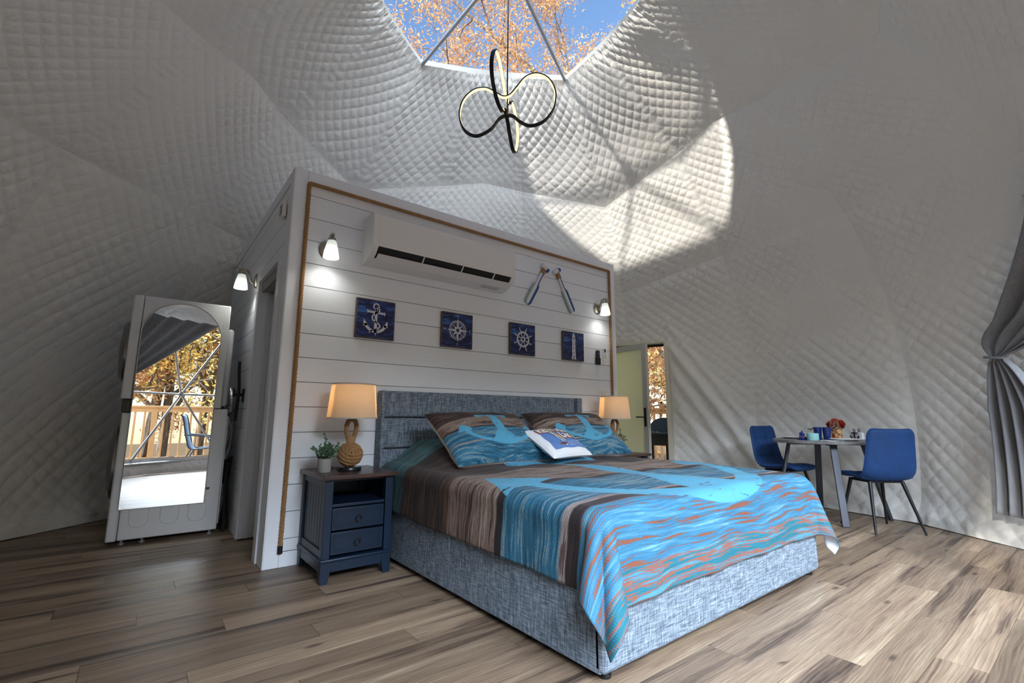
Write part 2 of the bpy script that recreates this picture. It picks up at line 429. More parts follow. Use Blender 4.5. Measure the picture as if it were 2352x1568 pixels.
# ------------------------------------------------------------------ partition (bathroom box) : front wall y=0, side wall x=0
WW, WH = 3.672, 2.862
LZ = [2.4928-0.178*k for k in range(-1, 14)]          # board joints, top to bottom
M_BACK = mat('partition_core', (150, 150, 150), 0.8)
wf = struct(B().box(0.012, WW-0.01, 0.012, 0.09, 0, WH-0.004).mk('wall_partition', M_BACK, smooth=False))
def board(x0, x1, z0, z1, par): return B().box(x0, x1, 0.0, 0.0125, z0, z1).mk('board', M_BOARD, par, bev=0.0015, seg=1)
edges = [2.765]+LZ+[0.098]
for i in range(len(edges)-1):
    if edges[i]-edges[i+1] > 0.03: board(0.093, 3.575, edges[i+1]+0.002, edges[i]-0.002, wf)
B().box(0.0, 0.0925, -0.004, 0.0125, 0, WH).mk('corner_trim', M_TRIM, wf, bev=0.002)
B().box(3.5755, WW, -0.004, 0.0125, 0, WH).mk('corner_trim', M_TRIM, wf, bev=0.002)
B().box(0.0935, 3.5745, -0.004, 0.0125, 2.768, WH).mk('top_trim', M_TRIM, wf, bev=0.002)
struct(B().box(0.093, 3.575, -0.006, 0.0, 0.0, 0.096).mk('baseboard_partition', M_TRIM, bev=0.002))
def ydome(z, x=0.0, m=0.10):
    r = (DR-m)**2-(x-DC[0])**2-(z-DC[2])**2
    return DC[1]+math.sqrt(max(r, 0))
DY0, DY1, DZ = 0.27, 1.0, 2.19                                 # door opening in the side wall
# core of side wall
def side_core(x0, x1, door):
    b = B(); zs = np.linspace(0, WH, 16)
    for a, c in zip(zs[:-1], zs[1:]):
        y0 = (DY1+0.02) if (door and c <= DZ+0.03) else 0.09
        b.prism([(y0, a), (ydome(a), a), (ydome(c), c), (y0, c)], lambda p, q, t: (t, p, q), x0, x1)
    return b
wsd = struct(side_core(0.012, 0.09, True).mk('wall_partition_side', M_BACK, smooth=False))
wr2 = struct(side_core(WW-0.10, WW-0.004, False).mk('wall_partition_far_side', M_BOARD, smooth=False))
struct(B().prism([(0.0, 0.012), (WW, 0.012), (WW, 2.2), (0.0, 2.4)], lambda a, c, t: (a, c, t), WH-0.03, WH).mk('trim_1', M_TRIM))
for i in range(len(edges)-1):
    z1, z0 = edges[i]-0.002, edges[i+1]+0.002
    if z1-z0 < 0.03: continue
    y0 = 0.104 if z0 > DZ+0.09 else DY1+0.092
    if z1 > DZ+0.09 > z0: y0 = DY1+0.092; B().box(0.0, 0.0125, 0.104, DY1+0.09, DZ+0.092, z1).mk('board', M_BOARD, wsd, bev=0.0015, seg=1)
    B().prism([(y0, z0), (ydome(z0), z0), (ydome(z1), z1), (y0, z1)], lambda p, q, t: (t, p, q), 0.0, 0.0125).mk('board', M_BOARD, wsd, bev=0.0015, seg=1)
B().box(-0.006, 0.0125, 0.0, 0.102, DZ+0.091, WH).mk('corner_trim', M_TRIM, wsd, bev=0.002)
B().box(-0.006, 0.0125, 0.0, DY0-0.091, 0, DZ+0.0905).mk('corner_trim', M_TRIM, wsd, bev=0.002)
B().prism([(0.102, 2.768), (ydome(2.768), 2.768), (ydome(WH), WH), (0.102, WH)], lambda p, q, t: (t, p, q), -0.006, 0.0125).mk('top_trim', M_TRIM, wsd, bev=0.002)
struct(B().box(-0.006, 0.0, DY1+0.093, 3.15, 0, 0.10).mk('baseboard_side', M_TRIM, bev=0.002))
# door of the bathroom with casing and jambs
dr = struct(B().box(0.105, 0.145, DY0-0.02, DY1+0.02, 0.008, DZ+0.02).mk('door_1', mat('painted_white_door', (226, 226, 228), 0.35, var=0.02), bev=0.002))
b = B(); b.box(-0.018, 0.0, DY0-0.09, DY0+0.002, 0, DZ+0.09).mk('door_casing', M_TRIM, dr, bev=0.003)
B().box(-0.018, 0.0, DY1-0.002, DY1+0.09, 0, DZ+0.09).mk('door_casing', M_TRIM, dr, bev=0.003)
B().box(-0.0185, 0.0, DY0+0.003, DY1-0.003, DZ, DZ+0.09).mk('door_casing', M_TRIM, dr, bev=0.003)
B().box(0.0, 0.105, DY0-0.02, DY0, 0, DZ+0.02).mk('jamb', M_TRIM, dr, bev=0.002)
B().box(0.0, 0.105, DY1, DY1+0.02, 0, DZ+0.02).mk('jamb', M_TRIM, dr, bev=0.002)
B().box(0.0, 0.105, DY0, DY1, DZ, DZ+0.02).mk('jamb', M_TRIM, dr, bev=0.002)
B().box(0.06, 0.075, DY0+0.001, DY1-0.001, DZ-0.025, DZ).mk('track', M_TRIM, dr)
B().box(0.055, 0.07, DY1-0.012, DY1, 0.0, DZ).mk('stop', M_TRIM, dr)
B().box(0.095, 0.105, 0.72, 0.78, 0.955, 1.045).mk('flush_pull', M_BLACK, dr, bev=0.004)
# rope border
b = B(); rx0, rx1, rz = 0.101, 3.564, 2.757
rope(b, [(rx0-0.006, -0.017, 0.14), (rx0, -0.017, 1.2), (rx0, -0.017, rz)], 0.0155, 0.075)
rope(b, [(rx0, -0.017, rz), (1.8, -0.017, rz-0.004), (rx1, -0.017, rz)], 0.0155, 0.075)
rope(b, [(rx1, -0.017, rz), (rx1, -0.017, 1.9), (rx1-0.002, -0.017, 0.75)], 0.0155, 0.075)
rp = tag(b.mk('rope_border', M_JUTE), 'twisted brown jute rope running round the white board wall as a border', 'rope')
B().tube([(rx0-0.006, -0.017, 0.093), (rx0-0.006, -0.017, 0.142)], 0.0165, 10).mk('end_wrap', M_BLACK, rp)
# small vent high on the side wall
vt = thing('wall_vent', 'small white louvred vent box high on the side of the white partition', 'vent', (-0.006, 0.225, 2.585))
B().box(-0.03, 0.0, -0.055, 0.055, -0.06, 0.06).mk('vent_cover', M_PLASTIC, vt, bev=0.008)
for i in range(4): B().box(-0.0315, -0.029, -0.04, 0.04, -0.038+0.022*i, -0.028+0.022*i).mk('slot', M_BLACK, vt)

# ------------------------------------------------------------------ sconces
def shade_mat():
    t = NT('frosted_lit_glass'); z = t.n('SeparateXYZ', {0: t.coord('Generated')}).outputs[2]
    e = t.ramp(z, [(0.0, (2.6, 2.55, 2.3)), (0.35, (1.6, 1.6, 1.45)), (0.75, (0.62, 0.66, 0.6)), (1.0, (0.45, 0.5, 0.45))])
    d = t.n('BsdfPrincipled', {'Base Color': lin((230, 234, 224)), 'Roughness': 0.25})
    em = t.n('Emission', {'Color': e, 'Strength': 0.75})
    t.surf(t.n('AddShader', {0: d, 1: em})); return t.m
M_SHADE = shade_mat()
def sconce(loc, rz, label, watt):
    t = thing('wall_sconce', label, 'sconce', loc, rz, 'nickel wall sconces with white glass shades')   # local: wall at y=0, out towards -y
    b = B(); b.lathe([(0.0, 0.0), (0.062, 0.0), (0.064, 0.008), (0.056, 0.018), (0.03, 0.024), (0.0, 0.026)], 28)
    V = [(x*0.92, -z, y*1.12) for x, y, z in b.v]; mk('wall_plate', V, [f[::-1] for f in b.f], M_NICKEL, t)
    pts = smoothpath([(0, -0.022, -0.035), (0, -0.05, -0.01), (0, -0.062, 0.04), (0, -0.085, 0.085), (0, -0.125, 0.095), (0, -0.165, 0.075), (0, -0.182, 0.066)], 6)
    B().tube(pts, [0.009]*(len(pts)-6)+[0.008, 0.007, 0.006, 0.005, 0.004, 0.003], 10).mk('arm', M_NICKEL, t)
    B().lathe([(0.0, 0.075), (0.014, 0.078), (0.02, 0.07), (0.028, 0.055), (0.030, 0.035), (0.0, 0.034)], 20, (0, -0.128, 0)).mk('socket_cup', M_NICKEL, t)
    prof = [(0.029, 0.040), (0.036, 0.02), (0.045, -0.02), (0.052, -0.055), (0.056, -0.085), (0.0565, -0.095), (0.0535, -0.095), (0.049, -0.055), (0.041, -0.018), (0.031, 0.02), (0.025, 0.036)]
    B().lathe(prof, 28, (0, -0.128, 0)).mk('glass_shade', M_SHADE, t)
    bl = B().lathe([(0.0, -0.075), (0.018, -0.068), (0.026, -0.045), (0.02, -0.02), (0.012, 0.0), (0.012, 0.03)], 16, (0, -0.128, 0)).mk('bulb', M_BULB, t)
    L = bpy.data.lights.new('sconce_light', 'SPOT'); L.energy = watt*0.42; L.color = (1.0, 0.97, 0.86); L.shadow_soft_size = 0.03; L.spot_size = R_(150); L.spot_blend = 0.9
    lo = bpy.data.objects.new('sconce_light', L); COL.objects.link(lo); lo.parent = t; lo.location = (0, -0.128, -0.10)
    return t
t = NT('lit_bulb'); t.surf(t.n('Emission', {'Color': (1, 0.97, 0.88), 'Strength': 3.0})); M_BULB = t.m
sconce((0.262, 0, 2.262), 0, 'nickel sconce with lit white glass shade on the front wall left of the air conditioner', 7)
sconce((3.345, 0, 2.262), 0, 'nickel sconce with lit white glass shade beside the rope near the crossed oars', 6)
sconce((0, 1.215, 2.25), R_(-90), 'nickel sconce with lit white glass shade on the partition side beside the bathroom door', 6)

# ------------------------------------------------------------------ air conditioner
ac = thing('air_conditioner', 'white split air conditioner mounted high on the board wall between sconce and oars', 'air conditioner', (1.238, 0, 2.2))
hw = 0.70
full = [(0, 0.0), (0, 0.385), (-0.19, 0.385), (-0.222, 0.37), (-0.232, 0.32), (-0.238, 0.125), (-0.228, 0.10), (-0.185, 0.052), (-0.12, 0.016), (-0.05, 0.0)]
notch = [(0, 0.0), (0, 0.385), (-0.19, 0.385), (-0.222, 0.37), (-0.232, 0.32), (-0.238, 0.125), (-0.230, 0.108), (-0.135, 0.125), (-0.115, 0.06), (-0.155, 0.030), (-0.12, 0.016), (-0.05, 0.0)]
fx = lambda p, q, t: (t, p, q)
M_ACW = mat('glossy_white_plastic', (226, 226, 228), 0.16, var=0.015)
b = B(); b.prism(full, fx, -hw, -hw+0.045); b.prism(full, fx, hw-0.045, hw); b.prism(notch, fx, -hw+0.045, hw-0.045)
b.mk('housing', M_ACW, ac, ang=30)
B().prism([(-0.1355, 0.124), (-0.226, 0.1075), (-0.158, 0.032), (-0.1165, 0.061)], fx, -hw+0.05, hw-0.05).mk('air_outlet', mat('dark_vent', (18, 18, 20), 0.6), ac, smooth=False)
b = B()
for i in range(44):
    x = -hw+0.075+i*(2*hw-0.15)/43
    b.prism([(-0.150, 0.118), (-0.212, 0.108), (-0.195, 0.088), (-0.15, 0.09)], fx, x-0.0015, x+0.0015)
b.mk('vane_row', mat('dark_grey_plastic', (70, 70, 72), 0.5), ac, kind='stuff', smooth=False)
fl_ = B().prism([(-0.205, 0.058), (-0.210, 0.053), (-0.150, 0.012), (-0.144, 0.016)], fx, -hw+0.055, hw-0.055).mk('louver_flap', M_ACW, ac)
for x in (-0.26, 0.12, 0.46): B().prism([(-0.236, 0.104), (-0.226, 0.108), (-0.165, 0.062), (-0.19, 0.05)], fx, x-0.004, x+0.004).mk('flap_bracket', M_PLASTIC, ac, smooth=False)
B().prism([(-0.2335, 0.33), (-0.2405, 0.126), (-0.2385, 0.126), (-0.2315, 0.33)], fx, -hw+0.046, hw-0.046).mk('front_panel', M_ACW, ac)
B().prism([(-0.129, 0.0185), (-0.129, 0.0215), (-0.070, 0.0065), (-0.070, 0.0035)], fx, 0.40, 0.60).mk('rating_sticker', mat('grey_sticker', (186, 186, 190), 0.5, var=0.2, scale=120), ac, smooth=False)

# ------------------------------------------------------------------ nautical canvases
def canvas_mat():
    t = NT('distressed_navy_canvas'); co = t.coord(); n = t.noise(t.mapv(co, (3, 1, 12)), 2.2, 5, 0.65, 0.5); n2 = t.noise(co, 6, 5, 0.65)
    c = t.ramp(n, [(0.36, lin((20, 22, 50))), (0.47, lin((27, 38, 90))), (0.55, lin((40, 72, 140))), (0.64, lin((66, 112, 176)))])
    c = t.mix(t.ramp(n2, [(0.42, (0, 0, 0)), (0.62, (0.7, 0.7, 0.7))]), c, lin((22, 24, 58)))
    g = t.n('SeparateXYZ', {0: t.coord('Generated')}); ed = t.math('MINIMUM', t.math('MINIMUM', g.outputs[0], t.math('SUBTRACT', 1, g.outputs[0])), t.math('MINIMUM', g.outputs[2], t.math('SUBTRACT', 1, g.outputs[2])))
    e = t.ramp(t.math('ADD', ed, t.math('MULTIPLY', t.math('SUBTRACT', n2, 0.5), 0.10)), [(0.0, (1, 1, 1)), (0.045, (0, 0, 0))])
    c = t.mix(e, c, lin((92, 76, 66)))
    t.bsdf(Base_Color=c, Roughness=0.7, Normal=t.bump(t.noise(co, 400, 2), 0.2, 0.001)); return t.m
M_CANVAS = canvas_mat()
def print_mat(name, rgb, cut=0.44, scale=70):
    t = NT(name); n = t.noise(t.coord(), scale, 3, 0.6); f = t.ramp(n, [(cut-0.08, (0, 0, 0)), (cut+0.02, (1, 1, 1))])
    t.bsdf(Base_Color=t.mix(f, lin((96, 106, 150)), lin(rgb)), Roughness=0.75); return t.m
M_WHITEPRINT = print_mat('worn_white_print', (214, 214, 226))
def seg(b, p, q, w0, w1=None):
    w1 = w0 if w1 is None else w1; p, q = np.array(p, float), np.array(q, float); d = q-p; n = np.array([-d[1], d[0]])/max(1e-9, np.linalg.norm(d))
    b.prism([tuple(p-n*w0/2), tuple(q-n*w1/2), tuple(q+n*w1/2), tuple(p+n*w0/2)], lambda x, z, t: (x, t, z), -0.0012, 0.0)
def ringp(b, c, r, w, n=40, a0=0, a1=360, sx=1):
    A = np.radians(np.linspace(a0, a1, n+1))
    for i in range(n):
        q = [(c[0]+sx*(r-w/2)*math.cos(A[i]), c[1]+(r-w/2)*math.sin(A[i])), (c[0]+sx*(r+w/2)*math.cos(A[i]), c[1]+(r+w/2)*math.sin(A[i])), (c[0]+sx*(r+w/2)*math.cos(A[i+1]), c[1]+(r+w/2)*math.sin(A[i+1])), (c[0]+sx*(r-w/2)*math.cos(A[i+1]), c[1]+(r-w/2)*math.sin(A[i+1]))]
        b.prism(q, lambda x, z, t: (x, t, z), -0.0012, 0.0)
def polyp(b, pts): b.prism(pts, lambda x, z, t: (x, t, z), -0.0012, 0.0)
def art_anchor(b):
    ringp(b, (0, 0.092), 0.020, 0.009); ringp(b, (0.012, 0.068), 0.014, 0.007); seg(b, (0, 0.075), (0, -0.085), 0.017, 0.024)
    seg(b, (-0.062, 0.052), (0.062, 0.045), 0.016); [seg(b, (s*0.064, 0.06-0.004*s), (s*0.064, 0.036-0.004*s), 0.007) for s in (-1, 1)]
    ringp(b, (0, -0.01), 0.080, 0.02, 30, 200, 340); polyp(b, [(-0.012, -0.085), (0.012, -0.085), (0, -0.118)])
    polyp(b, [(-0.088, -0.005), (-0.052, -0.052), (-0.09, -0.055)]); polyp(b, [(0.088, -0.005), (0.052, -0.052), (0.09, -0.055)])
    P = [(0.014, 0.06), (0.0, 0.045), (-0.026, 0.02), (-0.02, -0.01), (0.02, -0.03), (0.03, -0.055), (0.0, -0.075), (-0.03, -0.085), (-0.045, -0.10)]
    S_ = smoothpath([(p[0], 0, p[1]) for p in P], 5)
    for a, c in zip(S_[:-1], S_[1:]): seg(b, (a.x, a.z), (c.x, c.z), 0.010)
def glyph(b, s, x, z, size):
    V, F = text_mesh(s, size); b.add([(x+p[0], -0.0013, z+p[1]) for p in V], F)
def art_compass(b):
    ringp(b, (0, 0), 0.072, 0.007); ringp(b, (0, 0), 0.058, 0.003); ringp(b, (0, 0), 0.017, 0.005, 24)
    for k in range(8):
        a = R_(45*k); L = 0.098 if k % 2 == 0 else 0.062; w = 0.013 if k % 2 == 0 else 0.010; c, s = math.cos(a), math.sin(a)
        polyp(b, [(0.018*c-w*s, 0.018*s+w*c), (L*c, L*s), (0.018*c+w*s, 0.018*s-w*c)])
    for k in range(48):
        a = R_(7.5*k+3.7); seg(b, (0.077*math.cos(a), 0.077*math.sin(a)), (0.083*math.cos(a), 0.083*math.sin(a)), 0.003)
    for ch, x, z in (('N', 0, 0.113), ('S', 0, -0.113), ('E', 0.113, 0), ('W', -0.116, 0)): glyph(b, ch, x, z, 0.026)
def art_wheel(b):
    ringp(b, (0, 0), 0.064, 0.017); ringp(b, (0, 0), 0.0185, 0.012, 20)
    for k in range(8):
        a = R_(45*k+22.5); c, s = math.cos(a), math.sin(a); seg(b, (0.02*c, 0.02*s), (0.06*c, 0.06*s), 0.006, 0.010); seg(b, (0.07*c, 0.07*s), (0.088*c, 0.088*s), 0.006, 0.012); seg(b, (0.088*c, 0.088*s), (0.112*c, 0.112*s), 0.010, 0.005)
def art_tower(b):
    polyp(b, [(-0.030, -0.128), (0.030, -0.128), (0.026, -0.10), (-0.026, -0.10)]); polyp(b, [(-0.024, -0.097), (0.024, -0.097), (0.019, 0.045), (-0.019, 0.045)])
    for z in (0.05, 0.062): seg(b, (-0.027, z), (0.027, z), 0.008)
    for x in (-0.015, 0, 0.015): seg(b, (x, 0.066), (x, 0.088), 0.007)
    seg(b, (-0.022, 0.092), (0.022, 0.092), 0.006); polyp(b, [(-0.018, 0.097), (0.018, 0.097), (0.006, 0.122), (0, 0.138), (-0.006, 0.122)])
def art_tower_marks(b):
    for z, h in ((0.02, 0.015), (-0.02, 0.016), (-0.06, 0.018)): seg(b, (0.0, z-h/2), (0.0, z+h/2), 0.008)
    seg(b, (0, -0.126), (0, -0.104), 0.010)
for (x, art, lab) in ((0.670, art_anchor, 'navy canvas print of a white anchor wound with rope'), (1.434, art_compass, 'navy canvas print of a white compass rose'),
                      (2.198, art_wheel, "navy canvas print of a white ship's wheel"), (2.918, art_tower, 'navy canvas print of a white lighthouse')):
    t = thing('canvas_print', lab+' on the white board wall', 'picture', (x, -0.005, 1.7715), 0, 'nautical canvas prints over the bed')
    B().box(-0.161, 0.161, -0.028, 0.0, -0.158, 0.158).mk('canvas', M_CANVAS, t, bev=0.003)
    b = B(); art(b); mk('white_motif', [(p[0]*1.12, p[1]-0.0282, p[2]*1.12) for p in b.v], b.f, M_WHITEPRINT, t, smooth=False)
    if art is art_tower:
        for z, h, w in ((0.02, 0.015, .008), (-0.02, 0.016, .008), (-0.06, 0.018, .008), (-0.115, .022, .010)):
            b = B(); seg(b, (0, z-h/2), (0, z+h/2), w); mk('dark_window', [(p[0]*1.12, p[1]-0.0292, p[2]*1.12) for p in b.v], b.f, mat('navy_ink', (40, 48, 96), 0.7), t, smooth=False)

# ------------------------------------------------------------------ oars
M_OARW = mat('painted_white_wood', (222, 222, 218), 0.45, var=0.08, stretch=(1, 1, 0.2)); M_OARB = mat('painted_blue_wood', (30, 84, 160), 0.45, var=0.1, stretch=(1, 1, 0.2)); M_OARG = mat('painted_sage_wood', (150, 172, 168), 0.5, var=0.1)
def oar(top, bot, label, flip):
    top, bot = Vector((top[0], 0, top[1])), Vector((bot[0], 0, bot[1])); L = (top-bot).length; a = math.atan2((top-bot).x, (top-bot).z)
    t = thing('wooden_oar', label, 'oar', (bot.x, -0.004, bot.z), 0); t.rotation_euler = (0, a, 0)
    y0, y1 = -0.022, -0.004; ex = lambda p, q, s: (p, s, q)
    def halfw(z):
        if z < 0.03: return 0.026+0.015*math.sin(z/0.03*PI/2)
        if z < 0.24: return 0.041
        if z < 0.285: return 0.041-0.023*(z-0.24)/0.045
        return 0.018
    zs = [0, 0.008, 0.018, 0.03, 0.10, 0.16, 0.24, 0.262, 0.285, L-0.03]
    s = flip
    def strip(f0, f1, nm, m, k):
        P = [(halfw(z)*f0, z) for z in zs]+[(halfw(z)*f1, z) for z in zs[::-1]]
        B().prism(P, ex, y0-k, y1).mk(nm, m, t, smooth=False)
    zall = zs; zs = zall[:8]; strip(-1.0, -0.55, 'edge_stripe', M_OARG, 0.0); zs = zall[7:]; strip(-1.0, -0.55, 'shaft_edge', M_OARW, 0.0); zs = zall; strip(-0.55, 0.30, 'oar_blade', M_OARW, 0.001); strip(0.30, 1.0, 'blue_stripe', M_OARB, 0.002)
    B().prism([(-0.024, L-0.105), (0.024, L-0.105), (0.022, L-0.045), (-0.022, L-0.045)], ex, y0-0.008, y1).mk('twine_wrap', M_JUTE, t, bev=0.003)
    B().tube([(-0.055, -0.014, L-0.02), (0.022, -0.014, L-0.02)], 0.022, 12).mk('grip', M_OARW, t)
    B().tube([(0.0225, -0.014, L-0.02), (0.055, -0.014, L-0.02)], 0.0225, 12).mk('grip_end', M_OARB, t)
oar((2.525, 2.60), (2.262, 2.155), 'wooden oar with blue and white stripes leaning right, beside the air conditioner', 1)
oar((2.672, 2.595), (2.925, 2.155), 'wooden oar with blue and white stripes leaning left, farther from the air conditioner', 1)
# remotes and switch
t = thing('phone_holder', 'black wall holder with a dark remote in it, left of the white remote', 'remote holder', (3.327, 0, 1.60))
B().box(-0.036, 0.036, -0.032, -0.0015, 0.0, 0.085).mk('holder_cup', M_BLACK, t, bev=0.012, seg=3); B().box(-0.030, 0.030, -0.026, -0.006, 0.04, 0.165).mk('remote', mat('black_gloss', (24, 24, 30), 0.2), t, bev=0.012, seg=3)
B().lathe([(0, 0), (0.013, 0), (0.013, 0.002), (0, 0.002)], 16).v
b = B(); b.lathe([(0, 0), (0.013, 0), (0.013, 0.003), (0, 0.003)], 16); mk('round_button', [(x, -0.026-z, 0.125+y) for x, y, z in b.v], [f[::-1] for f in b.f], mat('violet_button', (62, 60, 130), 0.3), t)
t = thing('air_conditioner_remote', 'slim white remote in a white holder next to the rope', 'remote', (3.441, 0, 1.60))
B().box(-0.024, 0.024, -0.020, -0.0015, 0.0, 0.10).mk('holder', M_PLASTIC, t, bev=0.006); B().box(-0.020, 0.020, -0.024, -0.004, 0.03, 0.20).mk('remote_body', M_PLASTIC, t, bev=0.006)
B().box(-0.014, 0.014, -0.0255, -0.0238, 0.15, 0.19).mk('display', mat('lcd_dark', (60, 66, 66), 0.2), t)
for i in range(3): B().box(-0.012, 0.012, -0.0255, -0.0238, 0.12-0.02*i, 0.13-0.02*i).mk('button', mat('grey_button', (170, 172, 176), 0.5), t)
t = thing('switch_plate', 'white double outlet plate on the board wall above the far bedside lamp', 'switch', (3.405, 0, 1.265))
B().box(-0.062, 0.062, -0.010, -0.0015, -0.062, 0.062).mk('plate', M_PLASTIC, t, bev=0.004)
for x in (-0.026, 0.026):
    B().box(x-0.017, x+0.017, -0.0135, -0.009, -0.036, 0.036).mk('outlet', mat('outlet_white', (214, 214, 214), 0.35), t, bev=0.003)
# ------------------------------------------------------------------ bed
def linen_mat(name, base, dark):
    t = NT(name); co = t.coord()
    wv = [t.noise(t.mapv(co, sc), 1.0, 3, 0.6) for sc in ((500, 500, 14), (14, 14, 500), (500, 14, 30), (14, 500, 30))]
    a = t.math('MAXIMUM', wv[0], wv[1]); bq = t.noise(t.mapv(co, (160, 160, 18)), 1, 2); cq = t.noise(t.mapv(co, (18, 18, 200)), 1, 2)
    f = t.math('ADD', t.math('MULTIPLY', wv[0], 0.5), t.math('ADD', t.math('MULTIPLY', wv[1], 0.5), t.math('MULTIPLY', t.math('SUBTRACT', t.math('ADD', bq, cq), 1.0), 0.5)))
    c = t.ramp(f, [(0.34, lin(dark)), (0.5, lin(base)), (0.66, lin(tuple(min(255, x+44) for x in base)))])
    t.bsdf(Base_Color=c, Roughness=0.9, Normal=t.bump(f, 0.35, 0.002)); return t.m
M_LINEN = linen_mat('blue_grey_linen', (108, 121, 135), (66, 78, 92))
BX0, BX1, BY1 = 0.737, 2.855, -2.282
bed = thing('bed', 'king bed with blue-grey linen headboard and storage base against the white board wall', 'bed', ((BX0+BX1)/2, -1.2, 0))
cx, cy = (BX0+BX1)/2, -1.2
L_ = lambda x0, x1, y0, y1, z0, z1: B().box(x0-cx, x1-cx, y0-cy, y1-cy, z0, z1)
L_(BX0, BX1, BY1, BY1+0.06, 0.03, 0.44).mk('foot_panel', M_LINEN, bed, bev=0.022, seg=3)
for s, (a, c) in (('l', (BX0, BX0+0.055)), ('r', (BX1-0.055, BX1))):
    L_(a, c, BY1+0.022, -1.1415, 0.03, 0.44).mk('side_panel', M_LINEN, bed, bev=0.006, seg=2)
    L_(a, c, -1.1385, -0.08, 0.03, 0.44).mk('side_panel', M_LINEN, bed, bev=0.006, seg=2)
L_(BX0+0.06, BX1-0.06, BY1+0.07, -0.1, 0.25, 0.62).mk('mattress', mat('white_mattress', (225, 225, 225), 0.8), bed, bev=0.05, seg=3)
for x in (BX0+0.06, BX1-0.06):
    for y in (BY1+0.05, -0.25): B().lathe([(0, 0), (0.024, 0), (0.026, 0.012), (0.016, 0.02), (0.016, 0.04), (0, 0.04)], 16, (x-cx, y-cy, 0)).mk('foot', M_BLACK, bed)
for z0, z1 in ((0.12, 0.755), (0.763, 0.993), (1.001, 1.205)): L_(0.748, 2.868, -0.085, -0.012, z0, z1).mk('headboard_pad', M_LINEN, bed, bev=0.016, seg=3)
for a, c in ((0.722, 0.75), (2.866, 2.94)): L_(a, c, -0.125 if a > 1 else -0.12, -0.012, 0.03, 1.205).mk('headboard_wing', M_LINEN, bed, bev=0.012, seg=3)

# --- printed bedding
def anchor_polys(w, h, fat=1.0):
    """anchor outline pieces in (x,y), y up from crown (0) to stock (h), arms reaching +-w"""
    P = [[(-0.26*w*fat, 0.0*h), (0.26*w*fat, 0.0*h), (0.085*w*fat, 0.38*h), (0.048*w*fat, 1.06*h), (-0.048*w*fat, 1.06*h), (-0.085*w*fat, 0.38*h)],
         [(-0.48*w, 0.95*h), (-0.42*w, 0.925*h), (0, 0.94*h), (0.42*w, 0.925*h), (0.48*w, 0.95*h), (0.48*w, 0.985*h), (0.42*w, 1.005*h), (0, 0.985*h), (-0.42*w, 1.005*h), (-0.48*w, 0.985*h)]]
    for s in (-1, 1):
        o = []; i_ = []
        for q in np.linspace(0, 1, 12):
            o.append((s*w*0.97*math.sin(q*PI/2), -0.05*h+0.58*h*(1-math.cos(q*PI/2)))); i_.append((s*(w*0.86*math.sin(q*PI/2)), 0.055*h+0.50*h*(1-math.cos(q*PI/2))))
        P.append(o+i_[::-1]); P.append([(s*0.70*w, 0.47*h), (s*1.13*w, 0.41*h), (s*0.98*w, 0.68*h)])
    return P
def anchor_sdf(Q, w, h, fat=1.0):
    d = None
    for p in anchor_polys(w, h, fat):
        e = poly_sdf(Q, p); d = e if d is None else np.minimum(d, e)
    return d
def bedding_mat(name, bands, anch=True, axis=1, waffle=True, backc=(225, 225, 228)):
    """bands: [(start, ramp stops)] along uv.y ; streaks run along uv.x"""
    t = NT(name); uvx = t.n('Attribute', attribute_name='cu').outputs['Fac']; uvy = t.n('Attribute', attribute_name='cv').outputs['Fac']
    v = t.n('CombineXYZ', {0: uvx, 1: uvy, 2: 0.0}).outputs[0]
    warp = t.noise(t.mapv(v, (1.3, 2.0, 1)), 1.0, 2); w2 = t.math('MULTIPLY', t.math('SUBTRACT', warp, 0.5), 0.10)
    y = t.math('ADD', uvy, w2)
    vw = t.n('CombineXYZ', {0: uvx, 1: t.math('ADD', uvy, t.math('MULTIPLY', w2, 1.6)), 2: 0.0}).outputs[0]
    s1 = t.noise(t.mapv(vw, (2.4, 50, 1)), 1.0, 5, 0.62, 0.3); s2 = t.noise(t.mapv(vw, (0.9, 13, 1), (3, 7, 0)), 1.0, 3, 0.55, 0.8); s3 = t.noise(t.mapv(v, (9, 90, 1)), 1.0, 3, 0.7)
    st = t.math('ADD', t.math('MULTIPLY', s1, 0.62), t.math('ADD', t.math('MULTIPLY', s2, 0.23), t.math('MULTIPLY', s3, 0.15)))
    st = t.math('ADD', t.math('MULTIPLY', t.math('SUBTRACT', st, 0.5), 2.3), 0.5)
    col = None
    for start, stops in bands:
        c = t.ramp(st, [(p, lin(k)) for p, k in stops], 'LINEAR')
        if col is None: col = c
        else: col = t.mix(t.ramp(t.math('SUBTRACT', y, start), [(0.0, (0, 0, 0)), (0.008, (1, 1, 1))]), col, c)
    col = t.mix(1.0, col, (0.52, 0.555, 0.51), 'MULTIPLY')
    if anch:
        a = t.n('Attribute', attribute_name='mark').outputs['Fac']
        wear = t.noise(t.mapv(v, (8, 26, 1)), 1.0, 4, 0.65)
        thr = t.math('ADD', a, t.math('MULTIPLY', t.math('GREATER_THAN', wear, 0.615), 0.3))
        col = t.mix(t.ramp(t.math('ADD', t.math('MULTIPLY', thr, -40), 0.5), [(0.4, (0, 0, 0)), (0.6, (1, 1, 1))]), col, lin((76, 152, 184)))
    wf_ = t.n('TexWave', {'Vector': t.mapv(v, (1, 1, 1), rot=(0, 0, R_(45))), 'Scale': 28.0}, wave_type='BANDS').outputs[1]
    wg_ = t.n('TexWave', {'Vector': t.mapv(v, (1, 1, 1), rot=(0, 0, R_(-45))), 'Scale': 28.0}, wave_type='BANDS').outputs[1]
    bs = t.bsdf(Base_Color=col, Roughness=0.75, Normal=t.bump(t.math('MULTIPLY', wf_, wg_), 0.28 if waffle else 0.08, 0.004))
    bs.inputs['Sheen Weight'].default_value = 0.05
    return t.m
